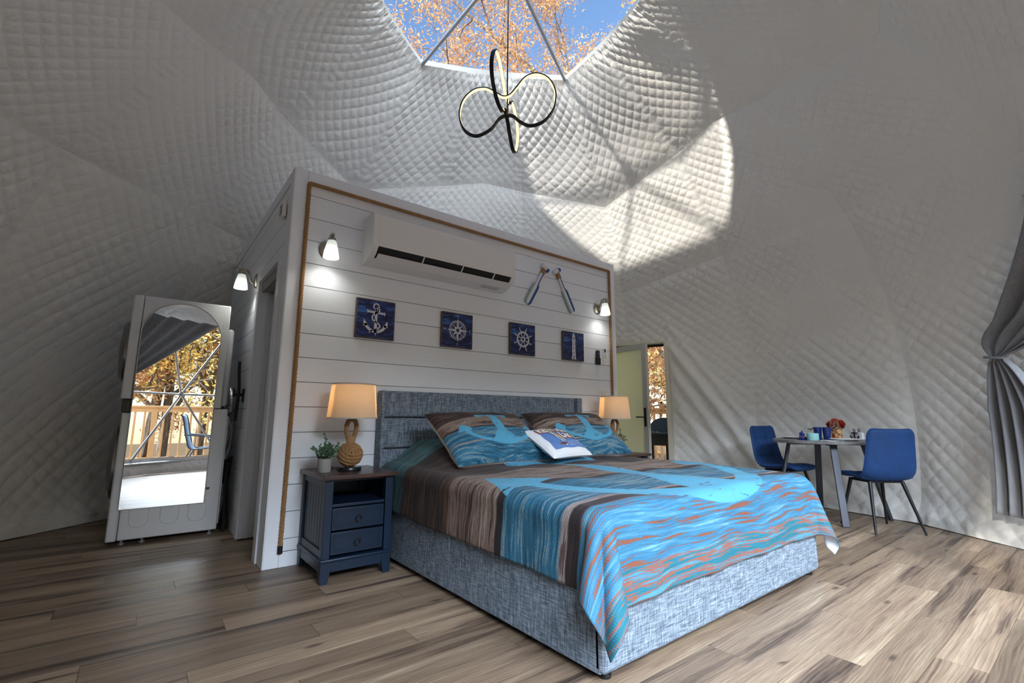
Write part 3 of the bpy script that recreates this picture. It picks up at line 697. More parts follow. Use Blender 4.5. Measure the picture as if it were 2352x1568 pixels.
TEAL = [(0.30, (60, 30, 20)), (0.40, (28, 104, 116)), (0.50, (44, 140, 154)), (0.56, (120, 66, 44)), (0.62, (40, 128, 150)), (0.72, (80, 178, 190))]
BROWN = [(0.32, (30, 18, 24)), (0.46, (54, 34, 36)), (0.55, (74, 48, 42)), (0.66, (112, 78, 60))]
TAN = [(0.30, (64, 40, 36)), (0.40, (116, 84, 72)), (0.47, (164, 132, 124)), (0.54, (186, 158, 152)), (0.60, (128, 94, 74)), (0.70, (206, 182, 174))]
DARK = [(0.3, (26, 16, 24)), (0.6, (52, 32, 40)), (0.75, (84, 56, 60))]
BLUE = [(0.30, (20, 82, 112)), (0.42, (36, 116, 160)), (0.53, (50, 134, 178)), (0.585, (70, 150, 186)), (0.61, (206, 190, 196)), (0.66, (60, 146, 178)), (0.75, (150, 186, 200))]
PALE = [(0.35, (150, 130, 138)), (0.55, (196, 178, 180)), (0.65, (110, 80, 84))]
SKYB = [(0.20, (16, 104, 128)), (0.25, (166, 94, 72)), (0.395, (164, 92, 70)), (0.405, (52, 130, 176)), (0.50, (64, 142, 194)), (0.58, (78, 156, 206)), (0.68, (96, 170, 208)), (0.78, (146, 202, 220))]
SKYT = [(0.34, (20, 128, 156)), (0.46, (34, 142, 176)), (0.50, (186, 102, 78)), (0.56, (184, 100, 76)), (0.60, (72, 152, 196)), (0.7, (104, 178, 206))]
M_DUVET = bedding_mat('printed_plank_bedspread', [(0, TEAL), (0.52, BROWN), (1.12, TAN), (1.60, DARK), (1.66, BLUE), (2.06, PALE), (2.10, DARK), (2.17, SKYB), (2.50, SKYT)])
M_WHITECLOTH = mat('white_cotton', (226, 228, 232), 0.85, var=0.03, bump=0.15, bscale=250)
XL, XR, YF, RR = BX0-0.014, BX1+0.014, BY1-0.016, 0.085
def over(d):
    d = np.maximum(d, 0); q = RR*PI/2; a = np.minimum(d, q)/RR
    return RR*np.sin(a), RR*(1-np.cos(a))+np.maximum(d-q, 0)
HX, HY = 0.365, 0.425
fw_ = XR-XL-2*RR; nu = 250; nv = 230; Y0 = -0.14; flen = (Y0-(YF+RR))
U, V_ = np.meshgrid(np.linspace(-HX, fw_+HX, nu+1), np.linspace(0, flen+HY, nv+1), indexing='ij')
xin = np.clip(U, 0, fw_)+XL+RR; dx = np.where(U < 0, -U, np.where(U > fw_, U-fw_, 0)); sx = np.where(U < 0, -1.0, 1.0)
yin = Y0-np.clip(V_, 0, flen); dy = np.maximum(V_-flen, 0)
ph = np.arctan2(dy, np.maximum(dx, 1e-9)); rho = np.hypot(dx, dy)
both = (dx > 0) & (dy > 0)
out, drop = over(rho)
bumpf = np.where(both, np.sin(2*ph)*(0.20+0.80*np.abs(np.cos(2*ph))), 0.0)
ripple = np.where(both, 0.30*np.cos(ph*8.0+0.5), 0.0)
ex = np.maximum(rho-RR, 0)*(0.62*bumpf*(1+0.3*ripple))
out2 = out+ex; drop2 = np.where(ex > 0, np.sqrt(np.maximum(drop**2-(ex*0.62)**2, 0))*0.995, drop)
edgew = np.sin(V_*9+1.3)*0.35+np.sin(V_*21+0.4)*0.2+np.sin(U*11)*0.35+np.sin(U*25+2)*0.2
out2 = out2+np.where(rho > 0, 0.016*edgew*ss(0.05, 0.4, rho), 0)+0.012*ss(0.1, 0.4, rho)
zt = 0.662-0.018*ss(-1.4, -2.3, yin)-0.010*((xin-cx)/1.0)**2
mound = 0.165*ss(-0.95, -0.40, yin)*ss(0.02, 0.36, xin-XL-0.0)*ss(0.02, 0.36, XR-xin)
mound = mound*(1-0.25*np.exp(-((xin-cx)/0.12)**2))
tops = 0.006*np.sin(xin*6.1+yin*3.3)*np.sin(yin*5.2-xin*2)+0.004*np.sin(xin*14+yin*9)
cphi, sphi = np.cos(ph), np.sin(ph)
X = xin+np.where(rho > 0, sx*cphi*out2, 0); Y = yin-np.where(rho > 0, sphi*out2, 0); Z = zt+mound+tops*(rho <= 0.05)-drop2
Z = np.maximum(Z, 0.05)
i = np.arange(nu)[:, None]; j = np.arange(nv)[None, :]; a = i*(nv+1)+j
F = np.stack([a, a+1, a+nv+2, a+nv+1], -1).reshape(-1, 4)
CU, CV = U, V_-Y0
Q = np.stack([(CU-fw_/2).ravel(), (2.27-CV).ravel()], -1)
mark = anchor_sdf(Q, 0.95, 1.44)
dv = mk('bedspread', np.stack([X, Y, Z], -1).reshape(-1, 3), F, M_DUVET, ang=180, attrs={'cu': CU.ravel(), 'cv': CV.ravel(), 'mark': mark})
tag(dv, 'quilted bedspread printed with a big light blue anchor on blue and brown weathered planks', 'bedspread')
dv.data.materials.append(M_WHITECLOTH)
sm = dv.modifiers.new('cloth', 'SOLIDIFY'); sm.thickness = 0.006; sm.offset = -1; sm.material_offset = 1
# --- pillows
M_SEAM = mat('brown_seam', (96, 78, 74), 0.8)
def pillow(name, label, cat, W_, H_, T_, loc, tilt, rz, m, group=None, attrs=None, n=44, roll=0.0, mback=None):
    t = thing(name, label, cat, loc, 0, group); t.rotation_euler = (tilt, roll, rz)
    u = np.linspace(-1, 1, n+1)
    # finer spacing near the rim
    u = np.sign(u)*(1-(1-np.abs(u))**1.15); A, C = np.meshgrid(u, u, indexing='ij')
    x = W_/2*A*(1-0.045*(1-C**2)*np.abs(A)**2); y = H_/2*C*(1-0.06*(1-A**2)*np.abs(C)**2)
    prof = np.clip((1-A**4)*(1-C**4), 0, 1)**0.42*(0.62+0.38*(1-A**2)*(1-C**2))
    wr = 1+0.07*np.sin(A*9+C*3)*np.sin(C*7)+0.06*np.sin(A*17-C*11)*(np.abs(A)**2)
    th = T_/2*prof*wr
    def sheet(sign, nm, mm, at):
        P = np.stack([x, y, sign*th], -1).reshape(-1, 3); i = np.arange(n)[:, None]; j = np.arange(n)[None, :]; a = i*(n+1)+j
        q = [a, a+n+1, a+n+2, a+1]; q = q if sign > 0 else q[::-1]
        return mk(nm, P, np.stack(q, -1).reshape(-1, 4), mm, t, ang=180, attrs=at)
    f = sheet(1, 'pillow_front', m, attrs(x.ravel(), y.ravel()) if attrs else None); sheet(-1, 'pillow_back', mback or m, None)
    rim = [(x[k, 0], y[k, 0], 0) for k in range(n)]+[(x[n, k], y[n, k], 0) for k in range(n)]+[(x[k, n], y[k, n], 0) for k in range(n, 0, -1)]+[(x[0, k], y[0, k], 0) for k in range(n, 0, -1)]
    B().tube(rim, 0.003, 5, closed=True).mk('seam', M_SEAM if mback else m, t)
    def height(px, py):
        a, c = px/(W_/2), py/(H_/2); a = max(-.97, min(.97, a)); c = max(-.97, min(.97, c))
        return T_/2*((1-a**4)*(1-c**4))**0.42*(0.62+0.38*(1-a*a)*(1-c*c))*(1+0.07*math.sin(a*9+c*3)*math.sin(c*7)+0.06*math.sin(a*17-c*11)*a*a)
    return t, height
M_SHAM = bedding_mat('printed_plank_pillowcase', [(-1, BROWN), (-0.115, TAN), (-0.005, DARK), (0.008, BLUE), (0.135, PALE), (0.148, BLUE)], waffle=False)
def sham_attr(x, y): return {'cu': x*1.7, 'cv': -y*1.0, 'mark': anchor_sdf(np.stack([x-0.02, y+0.165], -1), 0.33, 0.30, 1.7)}
def sham_attr2(x, y): return {'cu': x*1.7+3.7, 'cv': -y*1.0, 'mark': anchor_sdf(np.stack([x-0.03, y+0.165], -1), 0.33, 0.30, 1.7)}
pillow('pillow', 'large pillow with anchor print on planks nearer the bedside lamp with the plant in front', 'pillow', 0.90, 0.57, 0.25, (1.375, -0.640, 0.848), R_(37), R_(3), M_SHAM, 'anchor printed pillows', sham_attr, mback=M_WHITECLOTH)
pillow('pillow', 'large pillow with anchor print on planks leaning behind the small printed cushion', 'pillow', 0.94, 0.57, 0.25, (2.335, -0.630, 0.854), R_(38), R_(-1), M_SHAM, 'anchor printed pillows', sham_attr2, mback=M_WHITECLOTH)
cu_, hf = pillow('cushion', 'small white cushion printed with a sailing boat and lake lettering', 'cushion', 0.50, 0.36, 0.13, (1.885, -0.845, 0.800), R_(31), R_(9), M_WHITECLOTH)
def decal(nm, V, F, m, off):
    return mk(nm, [(p[0], p[1], hf(p[0], p[1])+off) for p in V], F, m, cu_, smooth=False)
def gridrect(x0, x1, y0, y1, n=14):
    V = [(x0+(x1-x0)*a/n, y0+(y1-y0)*c/n) for a in range(n+1) for c in range(n+1)]
    return V, [[a*(n+1)+c, (a+1)*(n+1)+c, (a+1)*(n+1)+c+1, a*(n+1)+c+1] for a in range(n) for c in range(n)]
decal('blue_print', *gridrect(-0.185, 0.205, -0.125, 0.14, 22), mat('print_blue', (92, 128, 186), 0.8, var=0.1), 0.0012)
M_INKR = mat('print_red', (188, 52, 56), 0.8); M_INKW = mat('print_cream', (222, 216, 200), 0.8, var=0.25, scale=90); M_INKD = mat('print_dark', (44, 46, 58), 0.8)
def word(txt, x, y, size, wide):
    V, F = text_mesh(txt, size, 0.05); V = [(p[0]*wide, p[1]) for p in V]
    for dx, dy, m, off, nm in ((-0.010, -0.006, M_INKR, 0.003, 'red_letter_shadow'), (-0.003, -0.003, M_INKD, 0.0042, 'dark_letter_outline'), (0, 0, M_INKW, 0.0054, 'cream_lettering')):
        decal(nm, [(x+p[0]+dx, y+p[1]+dy) for p in V], F, m, off)
word('KENTUCKY', 0.012, 0.098, 0.080, 0.92); word('LAKE', 0.095, 0.012, 0.094, 0.92)
b = B()
for k, ln in enumerate(('184 MILES LONG - 2380 MILES', 'OF SHORE LINE - LARGEST MAN', 'MADE LAKE IN THE WORLD')):
    V, F = text_mesh(ln, 0.0135); b.add([(0.10+p[0], -0.062-0.019*k+p[1], 0) for p in V], F)
decal('small_white_lettering', b.v, b.f, mat('print_white', (226, 228, 232), 0.8), 0.003)
def flat(nm, poly, m, off): decal(nm, poly, [list(range(len(poly)))], m, off)
flat('boat_hull', [(-0.105, -0.078), (-0.09, -0.10), (-0.02, -0.10), (-0.008, -0.08), (-0.05, -0.072)], mat('print_maroon', (112, 54, 60), 0.8), 0.0034)
flat('boat_waterline', [(-0.097, -0.092), (-0.088, -0.102), (-0.02, -0.102), (-0.014, -0.092)], M_INKW, 0.0042)
flat('white_sail', [(-0.052, -0.068), (-0.04, -0.068), (-0.05, 0.02), (-0.085, 0.125), (-0.095, 0.125), (-0.068, 0.02)], M_INKW, 0.0066)
flat('yellow_sail', [(-0.020, -0.07), (-0.014, -0.06), (-0.022, 0.01), (-0.072, 0.125), (-0.084, 0.125), (-0.04, 0.03)], mat('print_yellow', (216, 206, 128), 0.8), 0.0068)
flat('mast', [(-0.0625, -0.075), (-0.0595, -0.075), (-0.0885, 0.125), (-0.0915, 0.125)], M_INKD, 0.0072)

# ------------------------------------------------------------------ nightstands
M_NAVY = mat('navy_painted_wood', (11, 32, 54), 0.4, var=0.06, stretch=(1, 1, 0.3)); M_NAVYD = mat('navy_groove', (12, 24, 40), 0.5)
def walnut():
    t = NT('dark_walnut_top'); co = t.coord(); n = t.noise(t.mapv(co, (3, 40, 3)), 1, 4, 0.6, 0.5)
    t.bsdf(Base_Color=t.ramp(n, [(0.3, lin((44, 32, 30))), (0.55, lin((74, 54, 48))), (0.75, lin((98, 74, 62)))]), Roughness=0.33); return t.m
M_WALNUT = walnut()
def nightstand(loc, label):
    t = thing('nightstand', label, 'nightstand', loc, 0, 'navy nightstands beside the bed')     # local origin: floor, centre, wall side y=0
    w, d = 0.222, 0.505; zf = 0.10
    B().box(-0.245, 0.245, -0.560, -0.004, 0.612, 0.637).mk('top', M_WALNUT, t, bev=0.004)
    for x in (-w, w-0.05):
        B().box(x, x+0.05, -d-0.02, -d+0.03, zf+0.04, 0.612).mk('post', M_NAVY, t, bev=0.003); B().box(x, x+0.05, -0.06, -0.015, zf+0.04, 0.612).mk('post', M_NAVY, t, bev=0.003)
    for s in (-1, 1):
        x = s*(w-0.004); xi = s*(w-0.018)
        a, c = sorted((x, xi)); B().box(a, c, -d+0.031, -0.061, zf+0.04, 0.19).mk('side_rail', M_NAVY, t, bev=0.002); B().box(a, c, -d+0.031, -0.061, 0.565, 0.612).mk('side_rail', M_NAVY, t, bev=0.002)
        xo = s*(w-0.014); xj = s*(w-0.024); a, c = sorted((xo, xj)); n = 7; yy = np.linspace(-d+0.033, -0.063, n+1)
        for q in range(n): B().box(a, c, yy[q]+0.0015, yy[q+1]-0.0015, 0.188, 0.567).mk('slat', M_NAVY, t, bev=0.002, seg=1)
    B().box(-w+0.01, w-0.01, -0.03, -0.016, zf+0.04, 0.60).mk('back_panel', M_NAVY, t)
    B().box(-w+0.025, w-0.025, -d+0.0, -0.031, 0.440, 0.458).mk('shelf', M_NAVY, t, bev=0.002)
    B().box(-w+0.025, w-0.025, -d+0.03, -0.031, 0.590, 0.6115).mk('inner_top', M_NAVY, t)
    B().box(-w+0.052, w-0.052, -d+0.04, -0.031, zf+0.045, 0.438).mk('carcass', M_NAVYD, t)
    for k, (z0, z1) in enumerate(((0.158, 0.290), (0.302, 0.434))):
        dw = B().box(-w+0.054, w-0.054, -d-0.012, -d+0.012, z0, z1).mk('drawer', M_NAVY, t, bev=0.003)
        b = B(); zc = (z0+z1)/2
        for ins, yy in ((0.018, 0.004), (0.030, 0.0025)):
            x1, h1 = w-0.054-ins, (z1-z0)/2-ins; y = -d-0.012
            P = [(-x1, y, zc-h1), (x1, y, zc-h1), (x1, y, zc+h1), (-x1, y, zc+h1)]
            for q in range(4): b.bar(P[q], P[(q+1) % 4], 0.007, 0.007 if ins < .02 else 0.005, (0, 1, 0))
        b.mk('moulding', M_NAVY, dw)
        b = B(); pts = [(0.019*math.sin(a), -d-0.020, zc-0.008+0.019*math.cos(a)) for a in np.linspace(0, 2*PI, 25)[:-1]]
        b.tube(pts, 0.0042, 8, closed=True); b.tube([(0, -d-0.008, zc+0.011), (0, -d-0.024, zc+0.011)], 0.007, 10); b.mk('ring_pull', M_BLACK, dw)
    B().box(-w-0.008, w+0.008, -d-0.028, -0.008, zf+0.022, zf+0.042).mk('base_moulding', M_NAVY, t, bev=0.006)
    for a, c in ((-1, -1), (1, -1), (-1, 1), (1, 1)):
        yq = -d-0.02 if c < 0 else -0.012; g = 1 if c < 0 else -1
        X = lambda q: a*(w-q)
        P = [(X(0), 0.0), (X(0.045), 0.0), (X(0.062), zf-0.01), (X(0.062), zf+0.022), (X(0), zf+0.022)]
        b = B().prism(P, lambda p, q, s: (p, s, q), yq, yq+g*0.018)
        P = [(yq+g*0.0185, 0.0), (yq+g*0.045, 0.0), (yq+g*0.062, zf-0.01), (yq+g*0.062, zf+0.022), (yq+g*0.0185, zf+0.022)]
        b.prism(P, lambda p, q, s: (s, p, q), X(0), X(0.018)); b.mk('leg', M_NAVY, t)
    B().box(-w+0.062, w-0.062, -d-0.018, -d-0.002, zf-0.035, zf+0.022).mk('apron', M_NAVY, t)
    for s in (-1, 1):
        a, c = sorted((s*(w-0.002), s*(w-0.018))); B().box(a, c, -d+0.04, -0.075, zf-0.035, zf+0.022).mk('apron', M_NAVY, t)
    b = B(); b.lathe([(0, 0), (0.026, 0), (0.026, 0.003), (0, 0.003)], 20); mk('cable_hole', [(-0.135+x, -0.031-z, 0.545+y) for x, y, z in b.v], [f[::-1] for f in b.f], M_BOARD, t)
    return t
nightstand((0.432, 0, 0), 'navy nightstand with walnut top and two ring-pull drawers, left of the bed')
nightstand((3.262, 0, 0), 'navy nightstand hidden behind the pillows under the far bedside lamp')
# ------------------------------------------------------------------ rope lamps
def fabric_shade():
    t = NT('linen_lamp_shade'); co = t.coord(); n = t.noise(t.mapv(co, (300, 300, 300)), 1, 2)
    c = t.mix(n, lin((214, 200, 180)), lin((236, 226, 210)))
    t.surf(t.n('MixShader', {0: 0.5, 1: t.n('BsdfDiffuse', {'Color': c}), 2: t.n('BsdfTranslucent', {'Color': c})})); return t.m
M_FAB = fabric_shade()
M_BAND = mat('grey_linen_band', (184, 178, 172), 0.9)
def lamp(loc, label, rz):
    t = thing('rope_lamp', label, 'lamp', loc, rz, 'rope knot lamps beside the bed')
    B().lathe([(0, 0), (0.076, 0), (0.080, 0.004), (0.080, 0.020), (0.077, 0.024), (0, 0.024)], 36).mk('base', mat('black_lacquer', (16, 17, 22), 0.3), t)
    kn = B(); c = Vector((0, 0, 0.105)); r = 0.066
    for ax in range(3):
        for k in range(4):
            o = (k-1.5)*0.0225; rr = math.sqrt(max(0.0, 0.074**2-o*o))*(1.0+0.03*(ax-1)); pts = []
            for q in range(40):
                a = 2*PI*q/40; A_, C_ = rr*math.cos(a), rr*math.sin(a)
                wob = 0.006*math.cos(2*a+ax)
                p = {0: (o+wob, A_, C_), 1: (A_, o+wob, C_), 2: (A_, C_, o+wob)}[ax]
                pts.append(c+Matrix.Rotation(0.35, 3, 'Z') @ (Matrix.Rotation(0.45, 3, 'X') @ Vector(p)))
            rope(kn, pts, 0.0115, 0.045, n=5, step=0.0045, closed=True)
    kn.lathe([(0, -0.068), (0.04, -0.055), (0.066, 0), (0.04, 0.055), (0, 0.068)], 16, c); kn.mk('rope_knot', M_JUTE, t)
    lp = B(); P = smoothpath([(-0.010, 0, 0.17), (-0.020, 0, 0.215), (-0.033, 0, 0.26), (-0.036, 0, 0.30), (-0.022, 0, 0.335), (0.0, 0, 0.346), (0.022, 0, 0.335), (0.036, 0, 0.30), (0.033, 0, 0.26), (0.020, 0, 0.215), (0.010, 0, 0.17)], 6)
    rope(lp, P, 0.0165, 0.046, n=6); lp.mk('rope_loop', M_JUTE, t)
    ct = B()
    for q in range(14): ct.lathe([(0.027+0.007*q/13, 0.170+q*0.0042), (0.0295+0.007*q/13, 0.1721+q*0.0042), (0.027+0.007*q/13, 0.1742+q*0.0042)], 20, sy=0.8)
    ct.lathe([(0, 0.168), (0.026, 0.168), (0.033, 0.229), (0, 0.229)], 20, sy=0.8); ct.mk('twine_collar', mat('fine_twine', (176, 142, 100), 0.9, var=0.15, scale=60), t)
    B().tube([(0, 0, 0.345), (0, 0, 0.43)], 0.008, 8).mk('stem', M_BLACK, t)
    sh = B().lathe([(0.1695, 0.353), (0.1475, 0.590), (0.1460, 0.590), (0.1680, 0.353)], 48).mk('lamp_shade', M_FAB, t)
    for z, rr in ((0.350, 0.1708), (0.584, 0.1492)): B().lathe([(rr, z), (rr-0.001, z+0.009), (rr-0.004, z+0.009), (rr-0.004, z), (rr, z)], 48).mk('shade_trim', M_BAND, sh)
    B().tube([(-0.147, 0, 0.57), (0.147, 0, 0.57)], 0.003, 6).mk('spider_bar', M_BLACK, t)
    B().tube([(0, -0.147, 0.57), (0, 0.147, 0.57)], 0.003, 6).mk('spider_bar', M_BLACK, t); B().tube([(0, 0, 0.43), (0, 0, 0.57)], 0.004, 6).mk('stem', M_BLACK, t)
    t2 = B().lathe([(0, 0.515), (0.02, 0.508), (0.029, 0.488), (0.024, 0.466), (0.014, 0.445), (0.014, 0.43), (0, 0.43)], 16).mk('bulb', M_WARMBULB, t)
    L = bpy.data.lights.new('lamp_light', 'POINT'); L.energy = 9.0; L.color = (1.0, 0.66, 0.34); L.shadow_soft_size = 0.035
    lo = bpy.data.objects.new('lamp_light', L); COL.objects.link(lo); lo.parent = t; lo.location = (0, 0, 0.53)
t = NT('warm_bulb'); t.surf(t.n('Emission', {'Color': (1, 0.7, 0.4), 'Strength': 3.0})); M_WARMBULB = t.m
lamp((0.435, -0.285, 0.637), 'lit lamp with rope knot base and linen shade on the nightstand left of the bed', 0.1)
lamp((3.262, -0.285, 0.637), 'lit rope knot lamp with linen shade beyond the bed, by the open door', -0.3)
# ------------------------------------------------------------------ little potted plants
M_LEAF = mat('eucalyptus_leaf', (88, 118, 92), 0.6, var=0.35, scale=14); M_STEMG = mat('green_stem', (96, 112, 70), 0.7)
M_POT = mat('grey_concrete_pot', (150, 148, 146), 0.8, var=0.14, scale=30, bump=0.2, bscale=90)
def plant(loc, label, seed, rz):
    rnd = random.Random(seed); t = thing('potted_plant', label, 'plant', loc, rz, 'small potted plants on the nightstands')
    B().lathe([(0, 0), (0.040, 0), (0.043, 0.004), (0.044, 0.088), (0.041, 0.088), (0.040, 0.075), (0, 0.075)], 32).mk('pot', M_POT, t)
    stm = B(); lf = B()
    def leaf(p, d, s):
        d = d.normalized(); u = d.cross(Vector((rnd.uniform(-1, 1), rnd.uniform(-1, 1), rnd.uniform(-.5, 1)))).normalized(); n = d.cross(u)
        V = [p, p+d*s*.35+u*s*.36+n*s*.06, p+d*s*.75+u*s*.3+n*s*.05, p+d*s, p+d*s*.75-u*s*.3+n*s*.05, p+d*s*.35-u*s*.36+n*s*.06, p+d*s*.5-n*s*.02]
        lf.add(V, [[0, 1, 6], [1, 2, 6], [2, 3, 6], [3, 4, 6], [4, 5, 6], [5, 0, 6]])
    for k in range(34):
        a = rnd.uniform(0, 2*PI); r0 = rnd.uniform(0, .03); tall = (k == 0); sp = rnd.uniform(0.02, 0.085); h = rnd.uniform(0.05, 0.115) if not tall else 0.165
        if tall: sp = 0.012
        p0 = Vector((r0*math.cos(a), r0*math.sin(a), 0.08)); p1 = p0+Vector((sp*.5*math.cos(a), sp*.5*math.sin(a), h*.6)); p2 = p0+Vector((sp*math.cos(a), sp*math.sin(a), h))
        P = smoothpath([p0, p1, p2], 6); stm.tube(P, 0.0013, 4)
        for q in range(2, len(P)):
            d = (P[q]-P[q-1]).normalized(); s = rnd.uniform(0.014, 0.024)*(1.1-0.35*q/len(P))
            for m in range(2):
                an = rnd.uniform(0, 2*PI); o = d.orthogonal().normalized(); o = Matrix.Rotation(an, 3, d) @ o
                leaf(P[q], (o+d*0.55), s)
    stm.mk('stems', M_STEMG, t); lf.mk('foliage', M_LEAF, t, kind='stuff', ang=180)
plant((0.262, -0.30, 0.637), 'small grey pot of green eucalyptus next to the lamp on the left nightstand', 3, 0.0)
plant((3.405, -0.20, 0.637), 'small pot of green eucalyptus beside the far bedside lamp by the open door', 5, 1.2)
t = tag(B().box(0.345-0.03, 0.345+0.03, -0.125, -0.085, 0.6375, 0.655).mk('charger_block', mat('grey_brown_block', (92, 78, 76), 0.6), bev=0.004), 'small dark block lying behind the pot on the left nightstand', 'charger')
# ------------------------------------------------------------------ stacked washer and dryer with the arched mirror
M_APPL = mat('light_grey_appliance', (216, 219, 224), 0.32, 0.1, var=0.02); M_APPD = mat('dark_appliance_trim', (34, 34, 38), 0.2)
wy = 1.335
wd = thing('washer_dryer', 'tall stacked grey washer and dryer seen from its side, carrying the arched mirror', 'appliance', (-0.48, 1.68, 0))
ox, oy = -0.48, 1.68
A_ = lambda x0, x1, y0, y1, z0, z1: B().box(x0-ox, x1-ox, y0-oy, y1-oy, z0, z1)
A_(-0.78, -0.115, wy, 2.02, 0.035, 1.062).mk('washer_cabinet', M_APPL, wd, bev=0.008); A_(-0.85, -0.7825, wy, 2.02, 0.03, 1.025).mk('washer_front', M_APPL, wd, bev=0.012, seg=3)
A_(-0.800, -0.170, wy, 2.02, 1.067, 2.003).mk('dryer_cabinet', M_APPL, wd, bev=0.008); A_(-0.872, -0.8025, wy, 2.02, 1.135, 2.003).mk('dryer_front', M_APPL, wd, bev=0.012, seg=3)
A_(-0.858, -0.803, wy+0.006, 2.01, 1.030, 1.130).mk('control_panel', M_APPD, wd, bev=0.004)
for z, r, nm in ((1.56, 0.262, 'dryer_door'), (0.62, 0.30, 'washer_door')):
    x0 = -0.872 if z > 1 else -0.85
    b = B(); b.lathe([(0, 0), (r, 0), (r, 0.02), (r-0.03, 0.045), (r-0.09, 0.05), (r-0.10, 0.035), (0, 0.035)], 40)
    mk(nm, [(x0-ox-q[2], 1.68-oy+q[0], z+q[1]) for q in b.v], b.f, mat('door_chrome_ring', (120, 118, 116), 0.25, 0.7), wd)
    b = B(); b.lathe([(r-0.095, 0.036), (r*0.5, 0.055), (0, 0.062)], 32); mk('door_glass', [(x0-ox-q[2], 1.68-oy+q[0], z+q[1]) for q in b.v], b.f, M_APPD, wd)
for x in (-0.75, -0.62, -0.16):
    B().lathe([(0, 0), (0.022, 0), (0.022, 0.010), (0.010, 0.014), (0.010, 0.036), (0, 0.036)], 14, (x-ox, wy+0.05-oy, 0)).mk('foot', M_STEEL, wd)
B().lathe([(0, 0), (0.022, 0), (0.022, 0.010), (0.010, 0.014), (0.010, 0.036), (0, 0.036)], 14, (-0.5-ox, 1.95-oy, 0)).mk('foot', M_STEEL, wd)
for x in (-0.66, -0.46, -0.27):                                 # pressed ribs on the side sheet
    P = [(x-0.062, 0.34), (x-0.062, 0.17)]+[(x-0.062*math.cos(a), 0.17-0.045*math.sin(a)) for a in np.linspace(0, PI, 13)][1:]+[(x+0.062, 0.34)]
    B().tube([(p[0]-ox, wy-oy+0.002, p[1]) for p in P], 0.005, 6).mk('pressed_rib', M_APPL, wd)
P = [(-0.30, 1.93), (-0.235, 1.93), (-0.215, 1.91), (-0.215, 1.20), (-0.235, 1.16)]
B().tube(smoothpath([(p[0]-ox, wy-oy+0.0025, p[1]) for p in P], 4), 0.004, 6).mk('pressed_rib', M_APPL, wd)
A_(-0.172, -0.118, wy+0.05, 1.98, 1.09, 1.80).mk('dryer_back_cover', M_APPL, wd, bev=0.03, seg=4)
A_(-0.115, -0.103, wy+0.02, 2.0, 0.08, 1.0).mk('washer_back_cover', M_APPL, wd, bev=0.004)
A_(-0.232, -0.196, wy-0.003, wy+0.01, 0.375, 0.395).mk('side_cap', M_APPD, wd, bev=0.003)
# mirror
def mirror_mat():
    t = NT('mirror_glass'); t.surf(t.n('BsdfGlossy', {'Color': (0.93, 0.94, 0.94), 'Roughness': 0.0})); return t.m
mr = thing('arched_mirror', 'tall arched mirror with thin white frame, fixed to the side of the washer and dryer', 'mirror', (-0.512, wy, 0.27))
hwM, zt_ = 0.285, 1.415
P = [(-hwM, 0), (hwM, 0)]+[(hwM*math.cos(a), zt_+hwM*math.sin(a)) for a in np.linspace(0, PI, 37)]
my = lambda p, q, s: (p, s, q)
B().prism(P, my, -0.0100, -0.0025).mk('backing', mat('mirror_backing', (60, 52, 48), 0.6), mr, smooth=False)
Pi = [(x*0.985, 0.004+(z-0.004)*0.9965) for x, z in P]
mk('glass', [(x, -0.0105, z) for x, z in Pi], [list(range(len(Pi)))], mirror_mat(), mr, smooth=False)
B().tube([(x, -0.0105, z) for x, z in P], 0.0042, 6, closed=True).mk('frame', mat('white_frame_edge', (206, 204, 202), 0.4), mr)
# odds and ends behind the appliance
M_HOSE = mat('grey_hose', (126, 128, 130), 0.5); M_RUB = mat('black_rubber', (20, 20, 22), 0.6)
b = B(); pts = smoothpath([(-0.15, 1.62, 0.98), (-0.07, 1.60, 1.01), (-0.035, 1.58, 0.93), (-0.05, 1.57, 0.78), (-0.085, 1.58, 0.66)], 8); b.tube(pts, 0.011, 8)
tag(b.mk('drain_hose', M_HOSE), 'grey drain hose looping out behind the washer', 'hose')
b = B(); pts = smoothpath([(-0.14, 1.52, 0.93), (-0.075, 1.51, 0.94), (-0.048, 1.50, 0.86), (-0.058, 1.50, 0.70), (-0.09, 1.50, 0.60)], 8); b.tube(pts, 0.008, 8)
tag(b.mk('water_hose', mat('pale_hose', (168, 170, 172), 0.4)), 'thin pale water hose hanging behind the washer nearer the room', 'hose')
b = B(); N = 60; cpt = smoothpath([(-0.165, 1.60, 1.085), (-0.11, 1.60, 1.05), (-0.065, 1.62, 1.07), (-0.05, 1.70, 1.16), (-0.055, 1.80, 1.25)], 15)
b.tube(cpt, [0.046+0.004*math.sin(i*2.1) for i in range(len(cpt))], 14); tag(b.mk('vent_duct', mat('crinkled_foil', (170, 172, 176), 0.25, 0.9, var=0.2, bump=0.8, bscale=60)), 'crinkled silver foil duct behind the dryer', 'duct')
hk = thing('wall_hook', 'black hook bracket on the partition side near the dryer with a strap hanging from it', 'hook', (-0.002, 1.34, 1.18))
B().box(-0.012, 0.0, -0.03, 0.03, -0.05, 0.07).mk('hook_plate', M_BLACK, hk, bev=0.003); B().box(-0.075, -0.012, -0.014, 0.014, 0.0, 0.03).mk('hook_arm', M_BLACK, hk, bev=0.003); B().box(-0.088, -0.075, -0.02, 0.02, -0.01, 0.07).mk('hook_end', M_BLACK, hk, bev=0.003)
st = tag(B().tube(smoothpath([(-0.060, 1.34, 1.50), (-0.055, 1.34, 1.38), (-0.045, 1.335, 1.24), (-0.05, 1.33, 1.05), (-0.055, 1.33, 0.96)], 6), 0.013, 6).mk('hanging_strap', M_RUB), 'black strap hanging beside the dryer from the wall hook', 'strap')
